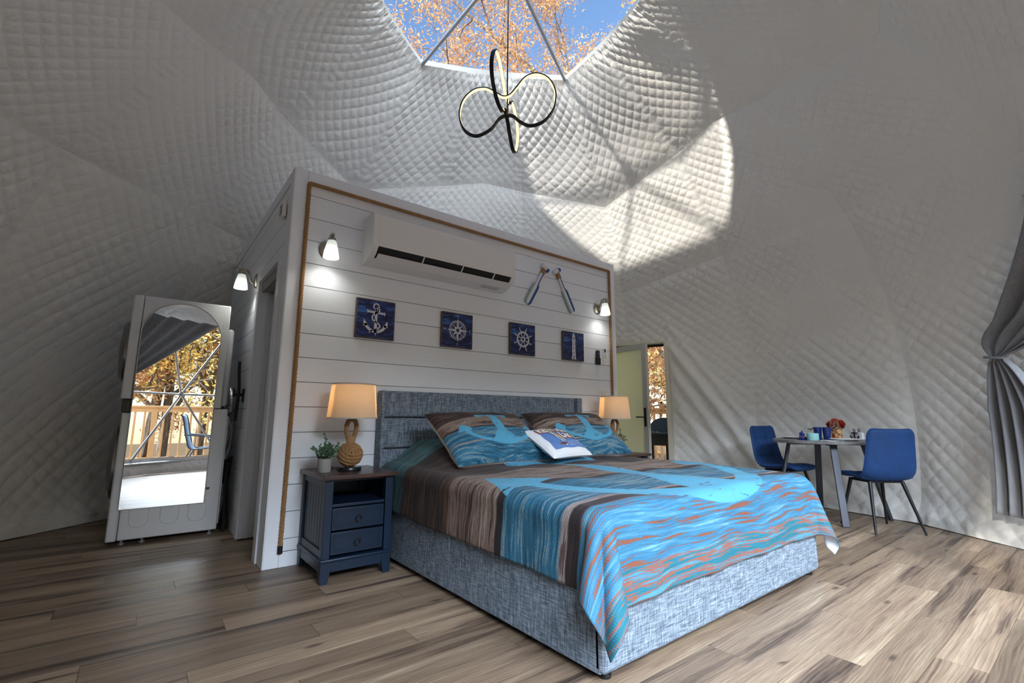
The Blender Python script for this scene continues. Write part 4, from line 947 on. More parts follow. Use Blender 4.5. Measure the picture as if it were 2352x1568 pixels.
fs = thing('folding_stand', 'black folded metal stand leaning between washer and partition', 'stand', (-0.045, 1.42, 0))
for i, (a, c) in enumerate((((-0.035, 0.02, 0.60), (-0.02, -0.10, 0.012)), ((0.012, 0.05, 0.62), (-0.03, 0.05, 0.012)), ((-0.01, 0.12, 0.61), (0.02, 0.02, 0.012)))): B().tube([a, c], 0.011, 8).mk('leg', M_BLACK, fs)
B().tube([(-0.04, 0.0, 0.60), (0.018, 0.10, 0.62)], 0.016, 8).mk('top_rail', M_BLACK, fs); B().box(-0.045, 0.0, 0.03, 0.10, 0.40, 0.60).mk('folded_seat', M_RUB, fs, bev=0.01)
B().tube([(-0.03, -0.03, 0.33), (-0.012, 0.045, 0.33)], 0.012, 8).mk('hinge', M_BLACK, fs)
t = thing('switch_plate', 'white light switch on the partition side between door casing and dryer', 'switch', (-0.0005, 1.155, 1.22)); B().box(-0.008, 0, -0.036, 0.036, -0.058, 0.058).mk('plate', M_PLASTIC, t, bev=0.003); B().box(-0.011, -0.007, -0.016, 0.016, -0.032, 0.032).mk('rocker', M_PLASTIC, t, bev=0.002)

# ------------------------------------------------------------------ pendant
def wv(*a): return Vector(a)
RT_ = Vector((0.786, -0.618, 0)); HH = Vector((0.618, 0.786, 0)); ZZ = Vector((0, 0, 1)); dV = HH*0.75+ZZ*0.66; wV = ZZ*0.75-HH*0.66
PC = Vector((1.53, -0.62, 3.715)); KS = 0.00114
pd = thing('pendant_light', 'curly black pendant lamp with glowing ribbon loops hanging under the skylight', 'pendant lamp', (PC.x, PC.y, PC.z))
M_CHAN = mat('black_ribbon_metal', (24, 24, 24), 0.4, 0.4)
t = NT('warm_led_strip'); t.surf(t.n('Emission', {'Color': (1.0, 0.78, 0.42), 'Strength': 1.35})); M_LED = t.m
def ribbon(P2, tilt, nrm):
    pts = [RT_*((x-1220)*KS)+wV*(-(y-806)*KS)+dV*(z+tilt*(-(y-806)*KS)) for x, y, z in P2]
    pts = smoothpath(pts, 10, closed=True); N = len(pts); nrm = nrm.normalized(); hw, th = 0.016, 0.0075
    ctr = []
    V = []; VL = []
    for i in range(N):
        T = (pts[(i+1) % N]-pts[i-1]).normalized(); inn = nrm.cross(T).normalized(); wd_ = T.cross(inn).normalized()
        p = pts[i]
        V += [p+wd_*hw+inn*th*0.5, p+wd_*hw-inn*th, p-wd_*hw-inn*th, p-wd_*hw+inn*th*0.5]
        VL += [p+wd_*hw*0.86+inn*th*0.55, p+wd_*hw*0.5+inn*th*1.0, p-wd_*hw*0.5+inn*th*1.0, p-wd_*hw*0.86+inn*th*0.55]
    F = []; FL = []
    for i in range(N):
        j = (i+1) % N
        for k in range(4): F.append([i*4+k, i*4+(k+1) % 4, j*4+(k+1) % 4, j*4+k])
        for k in range(3): FL.append([i*4+k, i*4+k+1, j*4+k+1, j*4+k])
    mk('ribbon_channel', V, F, M_CHAN, pd, ang=50); mk('light_strip', VL, FL, M_LED, pd, ang=180)
PA = [(1185, 752), (1240, 741), (1290, 695), (1360, 625), (1450, 601), (1540, 635), (1592, 725), (1575, 830), (1500, 910), (1400, 938), (1320, 912), (1268, 876), (1215, 873), (1160, 893), (1090, 965), (980, 1008), (890, 970), (852, 880), (880, 780), (960, 712), (1050, 697), (1120, 722)]
ribbon([(x, y, 0.0) for x, y in PA], 0.55, dV*0.6-wV*0.8)
PB = [(1180, 838, -.05), (1145, 760, -.12), (1114, 620, -.16), (1110, 500, -.10), (1131, 441, 0.0), (1158, 500, .10), (1186, 640, .14), (1206, 740, .10), (1232, 792, .05), (1254, 790, .05), (1274, 840, .09), (1298, 950, .14), (1305, 1060, .12), (1288, 1145, 0.02), (1264, 1110, -.08), (1243, 1010, -.13), (1226, 920, -.10), (1212, 862, -.05), (1198, 832, -.03)]
ribbon(PB, 0.0, -(RT_+wV*0.25))
top = Vector((DC[0], DC[1], DC[2]+DR))-PC
B().tube([tuple(top-Vector((0, 0, .03))), (0.0, 0.0, 0.14), (0.004, 0.0, -0.035)], 0.006, 8).mk('cord', M_BLACK, pd)
B().tube([(0.0, 0, -0.10), (0.004, 0, -0.02)], 0.010, 8).mk('stem', mat('brass_stem', (150, 110, 56), 0.3, 0.9), pd); B().lathe([(0, -0.05), (0.05, -0.05), (0.06, -0.03), (0, -0.03)], 20, tuple(top)).mk('canopy', M_BLACK, pd)

# ------------------------------------------------------------------ dining table
TC = Vector((4.98, -1.67, 0)); TZ = 0.785
tb = thing('dining_table', 'small round table with grey concrete-look top and slanted steel legs by the quilted wall', 'table', TC)
def stone():
    t = NT('grey_concrete_laminate'); n = t.noise(t.coord(), 7, 5, 0.6, 0.5); t.bsdf(Base_Color=t.ramp(n, [(0.3, lin((96, 94, 96))), (0.55, lin((132, 130, 130))), (0.75, lin((156, 154, 152)))]), Roughness=0.45); return t.m
B().lathe([(0, TZ-0.032), (0.476, TZ-0.032), (0.48, TZ-0.028), (0.48, TZ-0.003), (0.477, TZ), (0, TZ)], 72).mk('tabletop', stone(), tb)
M_LEGST = mat('dark_grey_steel', (58, 60, 68), 0.42, 0.5)
for lx, ly in ((-.42, -.25), (.425, .25), (.296, -.42), (-.29, .42)):
    d = Vector((lx, ly, 0)); tn = Vector((-ly, lx, 0)).normalized()
    b = B(); b.bar(d*1.0+Vector((0, 0, 0.0)), d*0.66+Vector((0, 0, TZ-0.038)), 0.060, 0.026, tn.cross(Vector((0, 0, 1)))); b.mk('leg', M_LEGST, tb, bev=0.003)
    q = d*0.66; B().box(q.x-0.055, q.x+0.055, q.y-0.055, q.y+0.055, TZ-0.040, TZ-0.033).mk('mounting_plate', M_BLACK, tb)
b = B()
for a, c in (((-.277, -.165), (.28, .165)), ((.195, -.277), (-.19, .277))): b.bar((a[0], a[1], TZ-0.048), (c[0], c[1], TZ-0.048), 0.03, 0.014)
b.mk('under_frame', M_BLACK, tb)
def velvet():
    t = NT('blue_velvet'); n = t.noise(t.coord(), 9, 4, 0.6, 0.6); lw = t.n('LayerWeight', {'Blend': 0.35}).outputs['Facing']
    c = t.mix(n, lin((5, 42, 88)), lin((10, 66, 126))); bs = t.bsdf(Base_Color=c, Roughness=0.75); bs.inputs['Sheen Weight'].default_value = 0.18; bs.inputs['Sheen Roughness'].default_value = 0.35; bs.inputs['Sheen Tint'].default_value = lin((70, 140, 210))+(1,)
    return t.m
M_VELVET = velvet(); M_CHLEG = mat('black_chair_leg', (34, 36, 42), 0.4, 0.4)
def dining_chair(loc, rz, label):
    t = thing('dining_chair', label, 'chair', loc, rz, 'blue velvet dining chairs')        # faces +y
    prof = smoothpath([(0.235, 0.452), (0.20, 0.472), (0.10, 0.478), (-0.03, 0.466), (-0.12, 0.468), (-0.175, 0.492), (-0.208, 0.545), (-0.232, 0.64), (-0.252, 0.76), (-0.270, 0.87), (-0.276, 0.905)] and
                      [(0, 0.235, 0.452), (0, 0.20, 0.472), (0, 0.10, 0.478), (0, -0.03, 0.466), (0, -0.12, 0.468), (0, -0.175, 0.492), (0, -0.208, 0.545), (0, -0.232, 0.64), (0, -0.252, 0.76), (0, -0.270, 0.87), (0, -0.276, 0.915)], 8)
    N = len(prof)-1; cum = [0]
    for i in range(N): cum.append(cum[-1]+(prof[i+1]-prof[i]).length)
    def shape(side):
        def fn(a, s):
            aa = -1+2*a; x = s*N; i = min(N-1, int(x)); p = prof[i].lerp(prof[i+1], x-i); T = (prof[min(N, i+1)]-prof[max(0, i-1)]).normalized(); nrm = Vector((0, T.z, -T.y)); nrm = -nrm if nrm.z < 0 and s < .4 else nrm
            nrm = Vector((0, -T.z, T.y)); nrm = nrm if (nrm.z >= 0 and s < 0.5) or (nrm.y >= 0 and s >= 0.5) else -nrm
            Ls = cum[i]+(cum[i+1]-cum[i])*(x-i); Lt = cum[-1]
            e0, e1 = min(1, Ls/0.07), min(1, (Lt-Ls)/0.07)
            wid = 0.225-0.015*math.cos(s*PI*2)+0.0*s
            wid *= (1-0.22*(1-math.sqrt(max(0, 1-(1-e0)**2))))*(1-0.24*(1-math.sqrt(max(0, 1-(1-e1)**2))))
            th = 0.026*max(0.0, (1-abs(aa)**5))**0.5*math.sqrt(max(0, 1-(1-min(1, Ls/0.03))**2))**0.9*math.sqrt(max(0, 1-(1-min(1, (Lt-Ls)/0.03))**2))**0.9
            if side > 0:
                for g in (-0.36, 0.36): th -= 0.012*(1-s**12)*math.exp(-((aa-g)/0.05)**2)
                for g in (0.13, 0.30, 0.62, 0.80): th -= 0.012*max(0, 1-abs(aa)**3)*math.exp(-((s-g)/0.014)**2)
            curl = 0.030*abs(aa)**2.6*(1 if s > 0.45 else 0.6)
            return Vector((aa*wid, p.y, p.z))+nrm*(side*th+curl)
        return fn
    b = B(); b.grid(shape(1), 40, 70); n0 = len(b.v); b.grid(shape(-1), 40, 70); nf = len(b.f)//2; b.f = [q[::-1] for q in b.f[:nf]]+b.f[nf:]
    b.mk('upholstered_shell', M_VELVET, t, ang=180)
    B().box(-0.155, 0.155, -0.13, 0.15, 0.428, 0.446).mk('seat_plate', M_BLACK, t, bev=0.004)
    for sx_, sy_ in ((-1, -1), (1, -1), (-1, 1), (1, 1)):
        B().tube([(sx_*0.145, sy_*0.125+0.005, 0.438), (sx_*0.217, sy_*0.227, 0.0)], [0.0165, 0.0095], 12).mk('leg', M_CHLEG, t)
dining_chair((4.74, -2.145, 0), R_(50.4-90), 'blue velvet chair with its plain back to the room, nearer the curtain')
dining_chair((5.02, -1.235, 0), R_(-101.7-90), 'blue velvet chair with tufted back on the far side of the table, nearer the bed')
# things on the table
LAT, DEP = Vector((0.318, -0.948, 0)), Vector((0.948, 0.318, 0))
def at(l, d): return TC+LAT*l+DEP*d+Vector((0, 0, TZ+0.0005))
M_CER = mat('white_ceramic', (230, 228, 222), 0.2, var=0.02); M_BLUEC = mat('cobalt_ceramic', (22, 40, 118), 0.18, var=0.1)
def plate(p, label):
    t = tag(B().lathe([(0, 0.0), (0.08, 0.0), (0.085, 0.004), (0.132, 0.017), (0.140, 0.020), (0.138, 0.023), (0.09, 0.009), (0, 0.007)], 48).mk('dinner_plate', M_CER), label, 'plate', 'dinner plates'); t.location = p
plate(at(0.175, -0.275), 'white dinner plate nearer the curtain side of the round table'); plate(at(-0.275, 0.06), 'white dinner plate behind the small blue ceramic set')
def tumbler(p, label):
    t = tag(B().lathe([(0, 0.0), (0.028, 0.0), (0.030, 0.004), (0.039, 0.128), (0.0375, 0.129), (0.0290, 0.008), (0, 0.007)], 36).mk('tumbler', mat('navy_plastic_tumbler', (24, 46, 112), 0.4)), label, 'tumbler', 'navy tumblers'); t.location = p
tumbler(at(-0.052, -0.11), 'navy tumbler next to the clear glass behind the aqua candle'); tumbler(at(0.027, -0.14), 'navy tumbler in front, nearer the flower vase')
def glass_mat():
    t = NT('clear_glass'); t.bsdf(Base_Color=(1, 1, 1), Roughness=0.0, IOR=1.45, Transmission_Weight=1.0); return t.m
M_GLASS = glass_mat()
def wineglass(p, label):
    t = tag(B().lathe([(0, 0.0), (0.035, 0.001), (0.034, 0.003), (0.008, 0.008), (0.0042, 0.02), (0.0042, 0.085), (0.010, 0.095), (0.034, 0.118), (0.041, 0.14), (0.034, 0.200), (0.0328, 0.200), (0.0395, 0.14), (0.033, 0.12), (0.008, 0.098), (0, 0.096)], 32).mk('wine_glass', M_GLASS), label, 'glass', 'wine glasses'); t.location = p
wineglass(at(-0.118, 0.02), 'clear stemmed wine glass behind the aqua candle'); wineglass(at(0.100, -0.02), 'clear stemmed wine glass in front of the orange flowers')
cn = thing('candle', 'aqua blue candle jar at the front edge of the round table', 'candle', at(-0.095, -0.325))
B().lathe([(0, 0), (0.050, 0), (0.053, 0.004), (0.053, 0.070), (0.050, 0.071), (0.049, 0.060), (0, 0.060)], 36).mk('jar', mat('aqua_glass_jar', (150, 204, 204), 0.25, var=0.05), cn); B().lathe([(0, 0.0602), (0.0485, 0.0602), (0.0485, 0.062), (0, 0.062)], 30).mk('wax', mat('pale_wax', (196, 222, 218), 0.5), cn); B().tube([(0, 0, 0.062), (0.002, 0, 0.072)], 0.001, 5).mk('wick', M_BLACK, cn)
cs = thing('cruet_set', 'small cobalt blue ceramic boat-shaped cruet set with an orange band', 'cruet set', at(-0.187, -0.30), R_(-70))
B().lathe([(0, 0.0), (0.035, 0.0), (0.052, 0.012), (0.050, 0.014), (0.034, 0.005), (0, 0.004)], 32, sx=1.0, sy=0.75).mk('dish', M_BLUEC, cs)
for x, y, h, r in ((-0.016, 0.0, 0.078, 0.014), (0.014, 0.006, 0.072, 0.014), (0.0, -0.014, 0.098, 0.012)): B().lathe([(0, 0.005), (r, 0.006), (r*1.1, h*0.35), (r*0.6, h*0.6), (r*0.75, h*0.8), (r*0.5, h*0.97), (0, h)], 20, (x, y, 0)).mk('bottle', M_BLUEC, cs)
B().lathe([(0.0305, 0.030), (0.032, 0.033), (0.0305, 0.038)], 28, sy=0.8).mk('band', mat('orange_cord', (176, 110, 48), 0.8), cs)
B().lathe([(0, 0.006), (0.012, 0.008), (0.013, 0.016), (0.006, 0.024), (0, 0.027)], 14, (0.034, -0.006, 0)).mk('knob', M_BLUEC, cs)
vs = thing('flower_vase', 'mosaic vase in autumn colours filled with orange chrysanthemums', 'vase', at(0.117, 0.115))
def mosaic():
    t = NT('autumn_mosaic'); v = t.n('TexVoronoi', {'Vector': t.coord(), 'Scale': 34.0}).outputs[1]; r = t.n('SeparateColor', {0: v}).outputs[0]
    n = t.noise(t.coord(), 26, 3); t.bsdf(Base_Color=t.mix(t.ramp(n, [(0.44, (0, 0, 0)), (0.5, (1, 1, 1))]), t.ramp(r, [(0.0, lin((150, 44, 28))), (0.3, lin((196, 74, 34))), (0.55, lin((214, 170, 90))), (0.8, lin((80, 34, 24)))], 'CONSTANT'), lin((206, 176, 120))), Roughness=0.4); return t.m
B().lathe([(0, 0), (0.044, 0), (0.048, 0.01), (0.050, 0.05), (0.053, 0.085), (0.049, 0.115), (0.046, 0.115), (0.045, 0.09), (0, 0.09)], 28).mk('vase', mosaic(), vs)
def petals():
    t = NT('orange_petal'); r = t.n('NewGeometry').outputs['Random Per Island']; t.bsdf(Base_Color=t.ramp(r, [(0, lin((160, 40, 20))), (0.5, lin((196, 62, 30))), (1, lin((216, 98, 44)))]), Roughness=0.7); return t.m
M_PETAL = petals()
rnd = random.Random(11)
for (x, y, z, r) in ((-0.028, 0.0, 0.155, 0.055), (0.03, 0.018, 0.168, 0.056), (0.012, -0.035, 0.158, 0.052), (0.0, 0.045, 0.150, 0.05), (0.06, -0.015, 0.135, 0.042), (-0.06, 0.02, 0.132, 0.042)):
    b = B(); c = Vector((x, y, z))
    for k in range(240):
        zz = rnd.uniform(-0.5, 1); a = rnd.uniform(0, 2*PI); d = Vector((math.sqrt(1-zz*zz)*math.cos(a), math.sqrt(1-zz*zz)*math.sin(a), zz)); u = d.orthogonal().normalized(); u = Matrix.Rotation(a*3, 3, d) @ u
        p0 = c+d*r*0.35; p1 = c+d*r*0.8; p2 = c+d*r+u.cross(d)*0.004
        b.add([p0, p1+u*0.0055, p2, p1-u*0.0055], [[0, 1, 2, 3]])
    b.mk('chrysanthemum', M_PETAL, vs, smooth=False)
lf = B()
for k in range(26):
    a = rnd.uniform(0, 2*PI); p = Vector((0.045*math.cos(a), 0.045*math.sin(a), 0.115)); d = Vector((math.cos(a), math.sin(a), rnd.uniform(-.2, .6))).normalized(); u = d.cross(ZZ).normalized()
    lf.add([p, p+d*.02+u*.01, p+d*.045, p+d*.02-u*.01], [[0, 1, 2, 3]])
lf.mk('leaves', mat('dark_leaf', (60, 84, 46), 0.6, var=0.3), vs, smooth=False)
nh = thing('napkin_holder', 'wooden napkin holder with dark blue anchors holding white napkins', 'napkin holder', at(0.285, 0.03), R_(-110))
M_WHWOOD = mat('whitewashed_wood', (196, 186, 178), 0.8, var=0.2, scale=60, stretch=(0.3, 1, 4)); M_ANK = mat('navy_iron', (28, 32, 60), 0.5)
def anchor3(y, nm):
    b = B(); f = lambda p, q, s: (p, s, q)
    def sg(p, q, w):
        p, q = np.array(p, float), np.array(q, float); d = q-p; n = np.array([-d[1], d[0]])/np.linalg.norm(d); b.prism([tuple(p-n*w/2), tuple(q-n*w/2), tuple(q+n*w/2), tuple(p+n*w/2)], f, y-0.003, y+0.003)
    sg((0, 0.004), (0, 0.088), 0.010); sg((-0.030, 0.074), (0.030, 0.074), 0.009)
    A = np.linspace(R_(205), R_(335), 13); Q = [(0.040*math.cos(a), 0.046+0.042*math.sin(a)) for a in A]
    for p, q in zip(Q[:-1], Q[1:]): sg(p, q, 0.009)
    for s in (-1, 1): b.prism([(s*0.046, 0.050), (s*0.028, 0.030), (s*0.047, 0.026)], f, y-0.003, y+0.003)
    b.tube([(0.010*math.cos(a), y, 0.100+0.013*math.sin(a)) for a in np.linspace(0, 2*PI, 17)[:-1]], 0.0035, 6, closed=True); b.mk(nm, M_ANK, nh, smooth=False)
B().box(-0.045, 0.045, -0.030, -0.022, 0, 0.078).mk('side_board', M_WHWOOD, nh, bev=0.002); B().box(-0.045, 0.045, 0.022, 0.030, 0, 0.078).mk('side_board', M_WHWOOD, nh, bev=0.002); B().box(-0.045, 0.045, -0.022, 0.022, 0, 0.008).mk('base_board', M_WHWOOD, nh)
anchor3(-0.034, 'anchor'); anchor3(0.034, 'anchor')
for k in range(6): B().box(-0.040, 0.062, -0.020+0.0065*k, -0.0145+0.0065*k, 0.009, 0.080-0.001*k).mk('napkin', M_WHITECLOTH, nh, smooth=False)
nk = tag(mk('cloth_napkin', *(lambda b: (b.v, b.f))(B().grid(lambda u, v: (0.10*(u-.5)*2*(1-.25*v), 0.09*(v-.5)*2, 0.003+0.003*math.sin(u*9+v*4)+0.0), 14, 10)), M_WHITECLOTH), 'white folded napkin at the table edge under the fork', 'napkin'); nk.location = at(0.045, -0.355); nk.rotation_euler = (0, 0, R_(-60))
nk.modifiers.new('cloth', 'SOLIDIFY').thickness = 0.002
def fork(p, rz, label):
    t = thing('fork', label, 'fork', p, rz, 'forks'); b = B(); f = lambda q, s, h: (q, s, h)
    b.prism([(-0.004, -0.09), (0.004, -0.09), (0.0025, 0.02), (0.011, 0.04), (0.011, 0.052), (-0.011, 0.052), (-0.011, 0.04), (-0.0025, 0.02)], f, 0, 0.002)
    for x in (-0.0095, -0.0032, 0.0032, 0.0095): b.prism([(x-0.0015, 0.05), (x+0.0015, 0.05), (x+0.001, 0.09), (x-0.001, 0.09)], f, 0, 0.002)
    b.mk('fork_body', mat('stainless_cutlery', (150, 150, 155), 0.22, 1.0), t, smooth=False)
fork(at(0.045, -0.345)+Vector((0, 0, 0.0095)), R_(-20), 'steel fork lying on the white napkin'); fork(at(-0.30, -0.13), R_(-70), 'steel fork lying beside the far white plate')
# ------------------------------------------------------------------ curtains
def curtain_mat():
    t = NT('grey_curtain_cloth'); co = t.coord(); n = t.noise(t.mapv(co, (60, 60, 6)), 1, 3)
    c = t.mix(n, lin((126, 127, 131)), lin((160, 161, 166))); t.surf(t.n('MixShader', {0: 0.12, 1: t.n('BsdfDiffuse', {'Color': c, 'Normal': t.bump(t.noise(co, 300, 2), 0.15, 0.002)}), 2: t.n('BsdfTranslucent', {'Color': c})})); return t.m
M_CURT = curtain_mat()
def curtain(az, sgn, label, spread, sh, ztie=1.53, zbot=0.21, ztop=2.78):
    """hangs at wall azimuth az, swept from the window head (towards sgn) to a tie"""
    t = thing('curtain', label, 'curtain', (0, 0, 0), 0, 'grey tied curtains of the big window')
    def wall(a, z, inset): pol = math.degrees(math.acos((z-DC[2])/DR)); return Vector(S(pol, a, DR-inset))
    def fn(u, v):
        z = ztop+(zbot-ztop)*v
        if z > ztie:
            k = (z-ztie)/(ztop-ztie); kk = k**0.8
            a0 = az-sgn*(2.2*math.sin(min(1, k*4.2)*PI*0.75)*(1-k))+sgn*(sh*spread*k**1.1); a1 = az+sgn*(0.7+spread*kk); fd = 0.020+0.026*min(1, k*3)
        else:
            k = (ztie-z)/(ztie-zbot); kk = min(1, k*3.2)**0.6
            a0 = az-sgn*(0.2+1.6*kk); a1 = az+sgn*(0.7+3.6*kk); fd = 0.020+0.026*kk
        a = a0+(a1-a0)*u
        return wall(a, z, 0.20+fd*math.sin(u*2*PI*4.5+0.8*math.sin(v*5))+0.012*math.sin(u*31+v*6))
    b = B(); b.grid(fn, 110, 60); cl = b.mk('curtain_cloth', M_CURT, t, ang=180); cl.modifiers.new('cloth', 'SOLIDIFY').thickness = 0.004
    c = fn(0.5, (ztop-ztie)/(ztop-zbot)); c = wall(az+sgn*0.3, ztie, 0.20)
    tg = Vector((-math.sin(R_(az)), math.cos(R_(az)), 0)); nr = Vector((math.cos(R_(az)), math.sin(R_(az)), 0))
    B().tube([c+tg*0.075*math.cos(a)+nr*0.062*math.sin(a)+Vector((0, 0, 0.012*math.cos(a))) for a in np.linspace(0, 2*PI, 25)[:-1]], 0.011, 8, closed=True).mk('tie_band', M_CURT, t)
curtain(-37.0, -1, 'grey curtain tied back at the right edge of the picture beside the quilted wall', 38, 0.36)
curtain(-132.5, 1, 'grey curtain tied back at the other side of the big window, seen in the mirror', 22, 0.1)

# ------------------------------------------------------------------ entrance door
J0 = Vector((5.55, 0.57, 0)); J1 = Vector((5.17, 1.46, 0)); dd = (J1-J0).normalized(); dn = Vector((dd.y, -dd.x, 0)); DWID = (J1-J0).length
rzD = math.atan2(dd.y, dd.x)
M_DFR = mat('cream_door_frame', (214, 208, 192), 0.45, var=0.03); M_DGR = mat('grey_taupe_stile', (196, 192, 184), 0.45, var=0.03)
fr = struct(empty('door_2', J0, rzD)); fr['kind'] = 'structure'
B().box(-0.06, 0.0, -0.10, 0.12, 0, 2.19).mk('jamb', M_DFR, fr, bev=0.004); B().box(DWID, DWID+0.06, -0.10, 0.12, 0, 2.19).mk('jamb', M_DFR, fr, bev=0.004); B().box(0.0005, DWID-0.0005, -0.10, 0.12, 2.135, 2.19).mk('head', M_DFR, fr, bev=0.004); B().box(0.0005, DWID-0.0005, -0.02, 0.02, 2.10, 2.134).mk('black_seal', M_RUB, fr)
lf_dir = (Vector((5.055, 0.56, 0))-J1); lw_ = lf_dir.length; rl = math.atan2(lf_dir.y, lf_dir.x)
lv = struct(empty('door_3', J1+Vector((-0.012, -0.006, 0)), rl))
Wd, th = lw_, 0.045
B().box(0, 0.085, -th/2, th/2, 0.02, 2.10).mk('stile', M_DGR, lv, bev=0.002); B().box(Wd-0.085, Wd, -th/2, th/2, 0.02, 2.10).mk('stile', M_DGR, lv, bev=0.002)
B().box(0.086, Wd-0.086, -th/2, th/2, 2.02, 2.10).mk('rail', M_DGR, lv, bev=0.002); B().box(0.086, Wd-0.086, -th/2, th/2, 0.02, 0.13).mk('rail', M_DGR, lv, bev=0.002)
B().box(Wd-0.0005, Wd+0.004, -th/2, th/2, 0.02, 2.10).mk('edge_strip', M_DFR, lv)
def frosted():
    t = NT('frosted_door_glass'); c = lin((242, 250, 230)); t.surf(t.n('MixShader', {0: 0.68, 1: t.n('BsdfDiffuse', {'Color': c}), 2: t.n('BsdfTranslucent', {'Color': c})})); return t.m
B().box(0.0865, Wd-0.0865, -0.006, 0.006, 0.1305, 2.0195).mk('frosted_pane', frosted(), lv, smooth=False)
for s in (-1, 1):
    a, c = sorted((s*(th/2+0.001), s*(th/2+0.018))); pl = B().box(Wd-0.062, Wd-0.022, a, c, 0.88, 1.15).mk('lock_plate', M_BLACK, lv, bev=0.01, seg=3)
    b = B(); b.tube([(Wd-0.042, s*(th/2+0.012), 1.015), (Wd-0.042, s*(th/2+0.055), 1.015), (Wd-0.175, s*(th/2+0.055), 1.015)], 0.009, 8); b.mk('lever', M_BLACK, pl)
B().box(Wd+0.004, Wd+0.006, -0.012, 0.012, 0.86, 1.10).mk('latch_face', M_STEEL, lv)

# ------------------------------------------------------------------ deck, railings, things on it
M_DECK = mat('deck_boards', (150, 120, 88), 0.8, var=0.2, stretch=(0.3, 6, 1)); M_PINE = mat('pine_railing', (206, 164, 112), 0.7, var=0.14, scale=12, stretch=(1, 1, 0.3))
struct(B().box(-5.0, 9.0, -7.3, 6.5, -0.30, -0.07).mk('deck', M_DECK, smooth=False))
def railing(p, q, label):
    p, q = Vector((*p, -0.07)), Vector((*q, -0.07)); L = (q-p).length; a = math.atan2((q-p).y, (q-p).x); t = thing('deck_railing', label, 'railing', p, a); H = 1.29
    B().box(0, L, -0.075, 0.075, H-0.04, H).mk('cap_rail', M_PINE, t, bev=0.004); B().box(0, L, -0.02, 0.02, H-0.135, H-0.0405).mk('top_rail', M_PINE, t); B().box(0, L, -0.02, 0.02, 0.10, 0.19).mk('bottom_rail', M_PINE, t)
    n = int(L/1.9); o = None
    for k in range(n+1): 
        x = L*k/n
        if o is None: o = B().box(-0.05, 0.05, -0.07, 0.03, 0, H-0.041).mk('post', M_PINE, t, smooth=False)
        else: c = o.copy(); COL.objects.link(c); o2 = c; c.location = (x, 0, 0)
        if k == 0: o.location = (0.0, 0, 0)
    m = int(L/0.165); o = None
    for k in range(1, m):
        if o is None: o = B().box(-0.019, 0.019, -0.059, -0.021, 0.07, H-0.06).mk('baluster', M_PINE, t, smooth=False); o.location = (L*k/m, 0, 0)
        else: c = o.copy(); COL.objects.link(c); c.location = (L*k/m, 0, 0)
railing((-4.8, -6.7), (8.2, -6.7), 'pine deck railing with balusters outside the big window, seen in the mirror')
railing((8.2, -6.6), (8.2, 6.2), 'pine deck railing with balusters outside the open door')
M_SLING = mat('blue_grey_sling', (108, 138, 166), 0.6, var=0.08); M_PFR = mat('bronze_patio_frame', (62, 66, 76), 0.4, 0.4)
def patio_chair(x, y, rz, label):
    t = thing('patio_chair', label, 'patio chair', (x, y, -0.07), rz, 'sling patio chairs')    # faces +x
    for s in (-1, 1):
        b = B(); yy = s*0.27
        b.tube(smoothpath([(0.24, yy, 0), (0.22, yy, 0.30), (0.20, yy, 0.43), (-0.15, yy, 0.42), (-0.24, yy, 0.62), (-0.33, yy, 1.02), (-0.38, yy, 1.10)], 6), 0.015, 8); b.mk('side_frame', M_PFR, t)
        B().tube(smoothpath([(-0.30, yy, 0), (-0.22, yy, 0.25), (-0.14, yy, 0.42)], 6), 0.014, 8).mk('leg', M_PFR, t); B().tube(smoothpath([(0.22, s*0.28, 0.44), (0.26, s*0.30, 0.60), (0.18, s*0.31, 0.65), (-0.28, s*0.30, 0.70)], 6), 0.015, 8).mk('armrest', M_PFR, t)
    pr = smoothpath([(0.20, 0, 0.43), (0.0, 0, 0.405), (-0.15, 0, 0.42), (-0.24, 0, 0.62), (-0.33, 0, 1.02), (-0.37, 0, 1.09)], 5); N = len(pr)-1
    b = B(); b.grid(lambda u, v: (pr[min(N, int(round(v*N)))].x, -0.262+0.524*u, pr[min(N, int(round(v*N)))].z), 2, N); b.mk('sling', M_SLING, t).modifiers.new('cloth', 'SOLIDIFY').thickness = 0.004
patio_chair(0.35, -5.55, R_(12), 'blue sling patio chair seen from its side in the mirror')
patio_chair(1.25, -5.9, R_(195), 'blue sling patio chair facing the other one across the patio table')
um = thing('closed_umbrella', 'closed blue umbrella standing on the deck, just inside the mirror edge', 'umbrella', (0.95, -5.05, -0.07))
B().tube([(0, 0, 0.03), (0, 0, 2.6)], 0.02, 10).mk('pole', M_PFR, um); B().lathe([(0, 0), (0.25, 0), (0.25, 0.03), (0, 0.06)], 24).mk('base', M_PFR, um)
b = B(); b.grid(lambda u, v: ((0.045+0.085*math.sin(min(1, v*1.3)*PI*0.75)*(1+0.3*math.cos(u*2*PI*8)))*math.cos(u*2*PI), (0.045+0.085*math.sin(min(1, v*1.3)*PI*0.75)*(1+0.3*math.cos(u*2*PI*8)))*math.sin(u*2*PI), 2.5-1.4*v), 64, 14, cu=True); b.mk('folded_canopy', mat('blue_canopy', (60, 98, 156), 0.8), um, ang=180)
gr = thing('gas_grill', 'dark blue-grey gas grill with domed lid standing on the deck outside the door', 'grill', (6.85, 1.38, -0.07), R_(15))
M_GRL = mat('blue_grey_enamel', (52, 70, 84), 0.3, 0.2); f = lambda p, q, s: (s, p, q)
P = [(-0.27, 0.83)]+[(-0.27*math.cos(a), 0.86+0.22*math.sin(a)) for a in np.linspace(0, PI, 17)]+[(0.27, 0.83)]
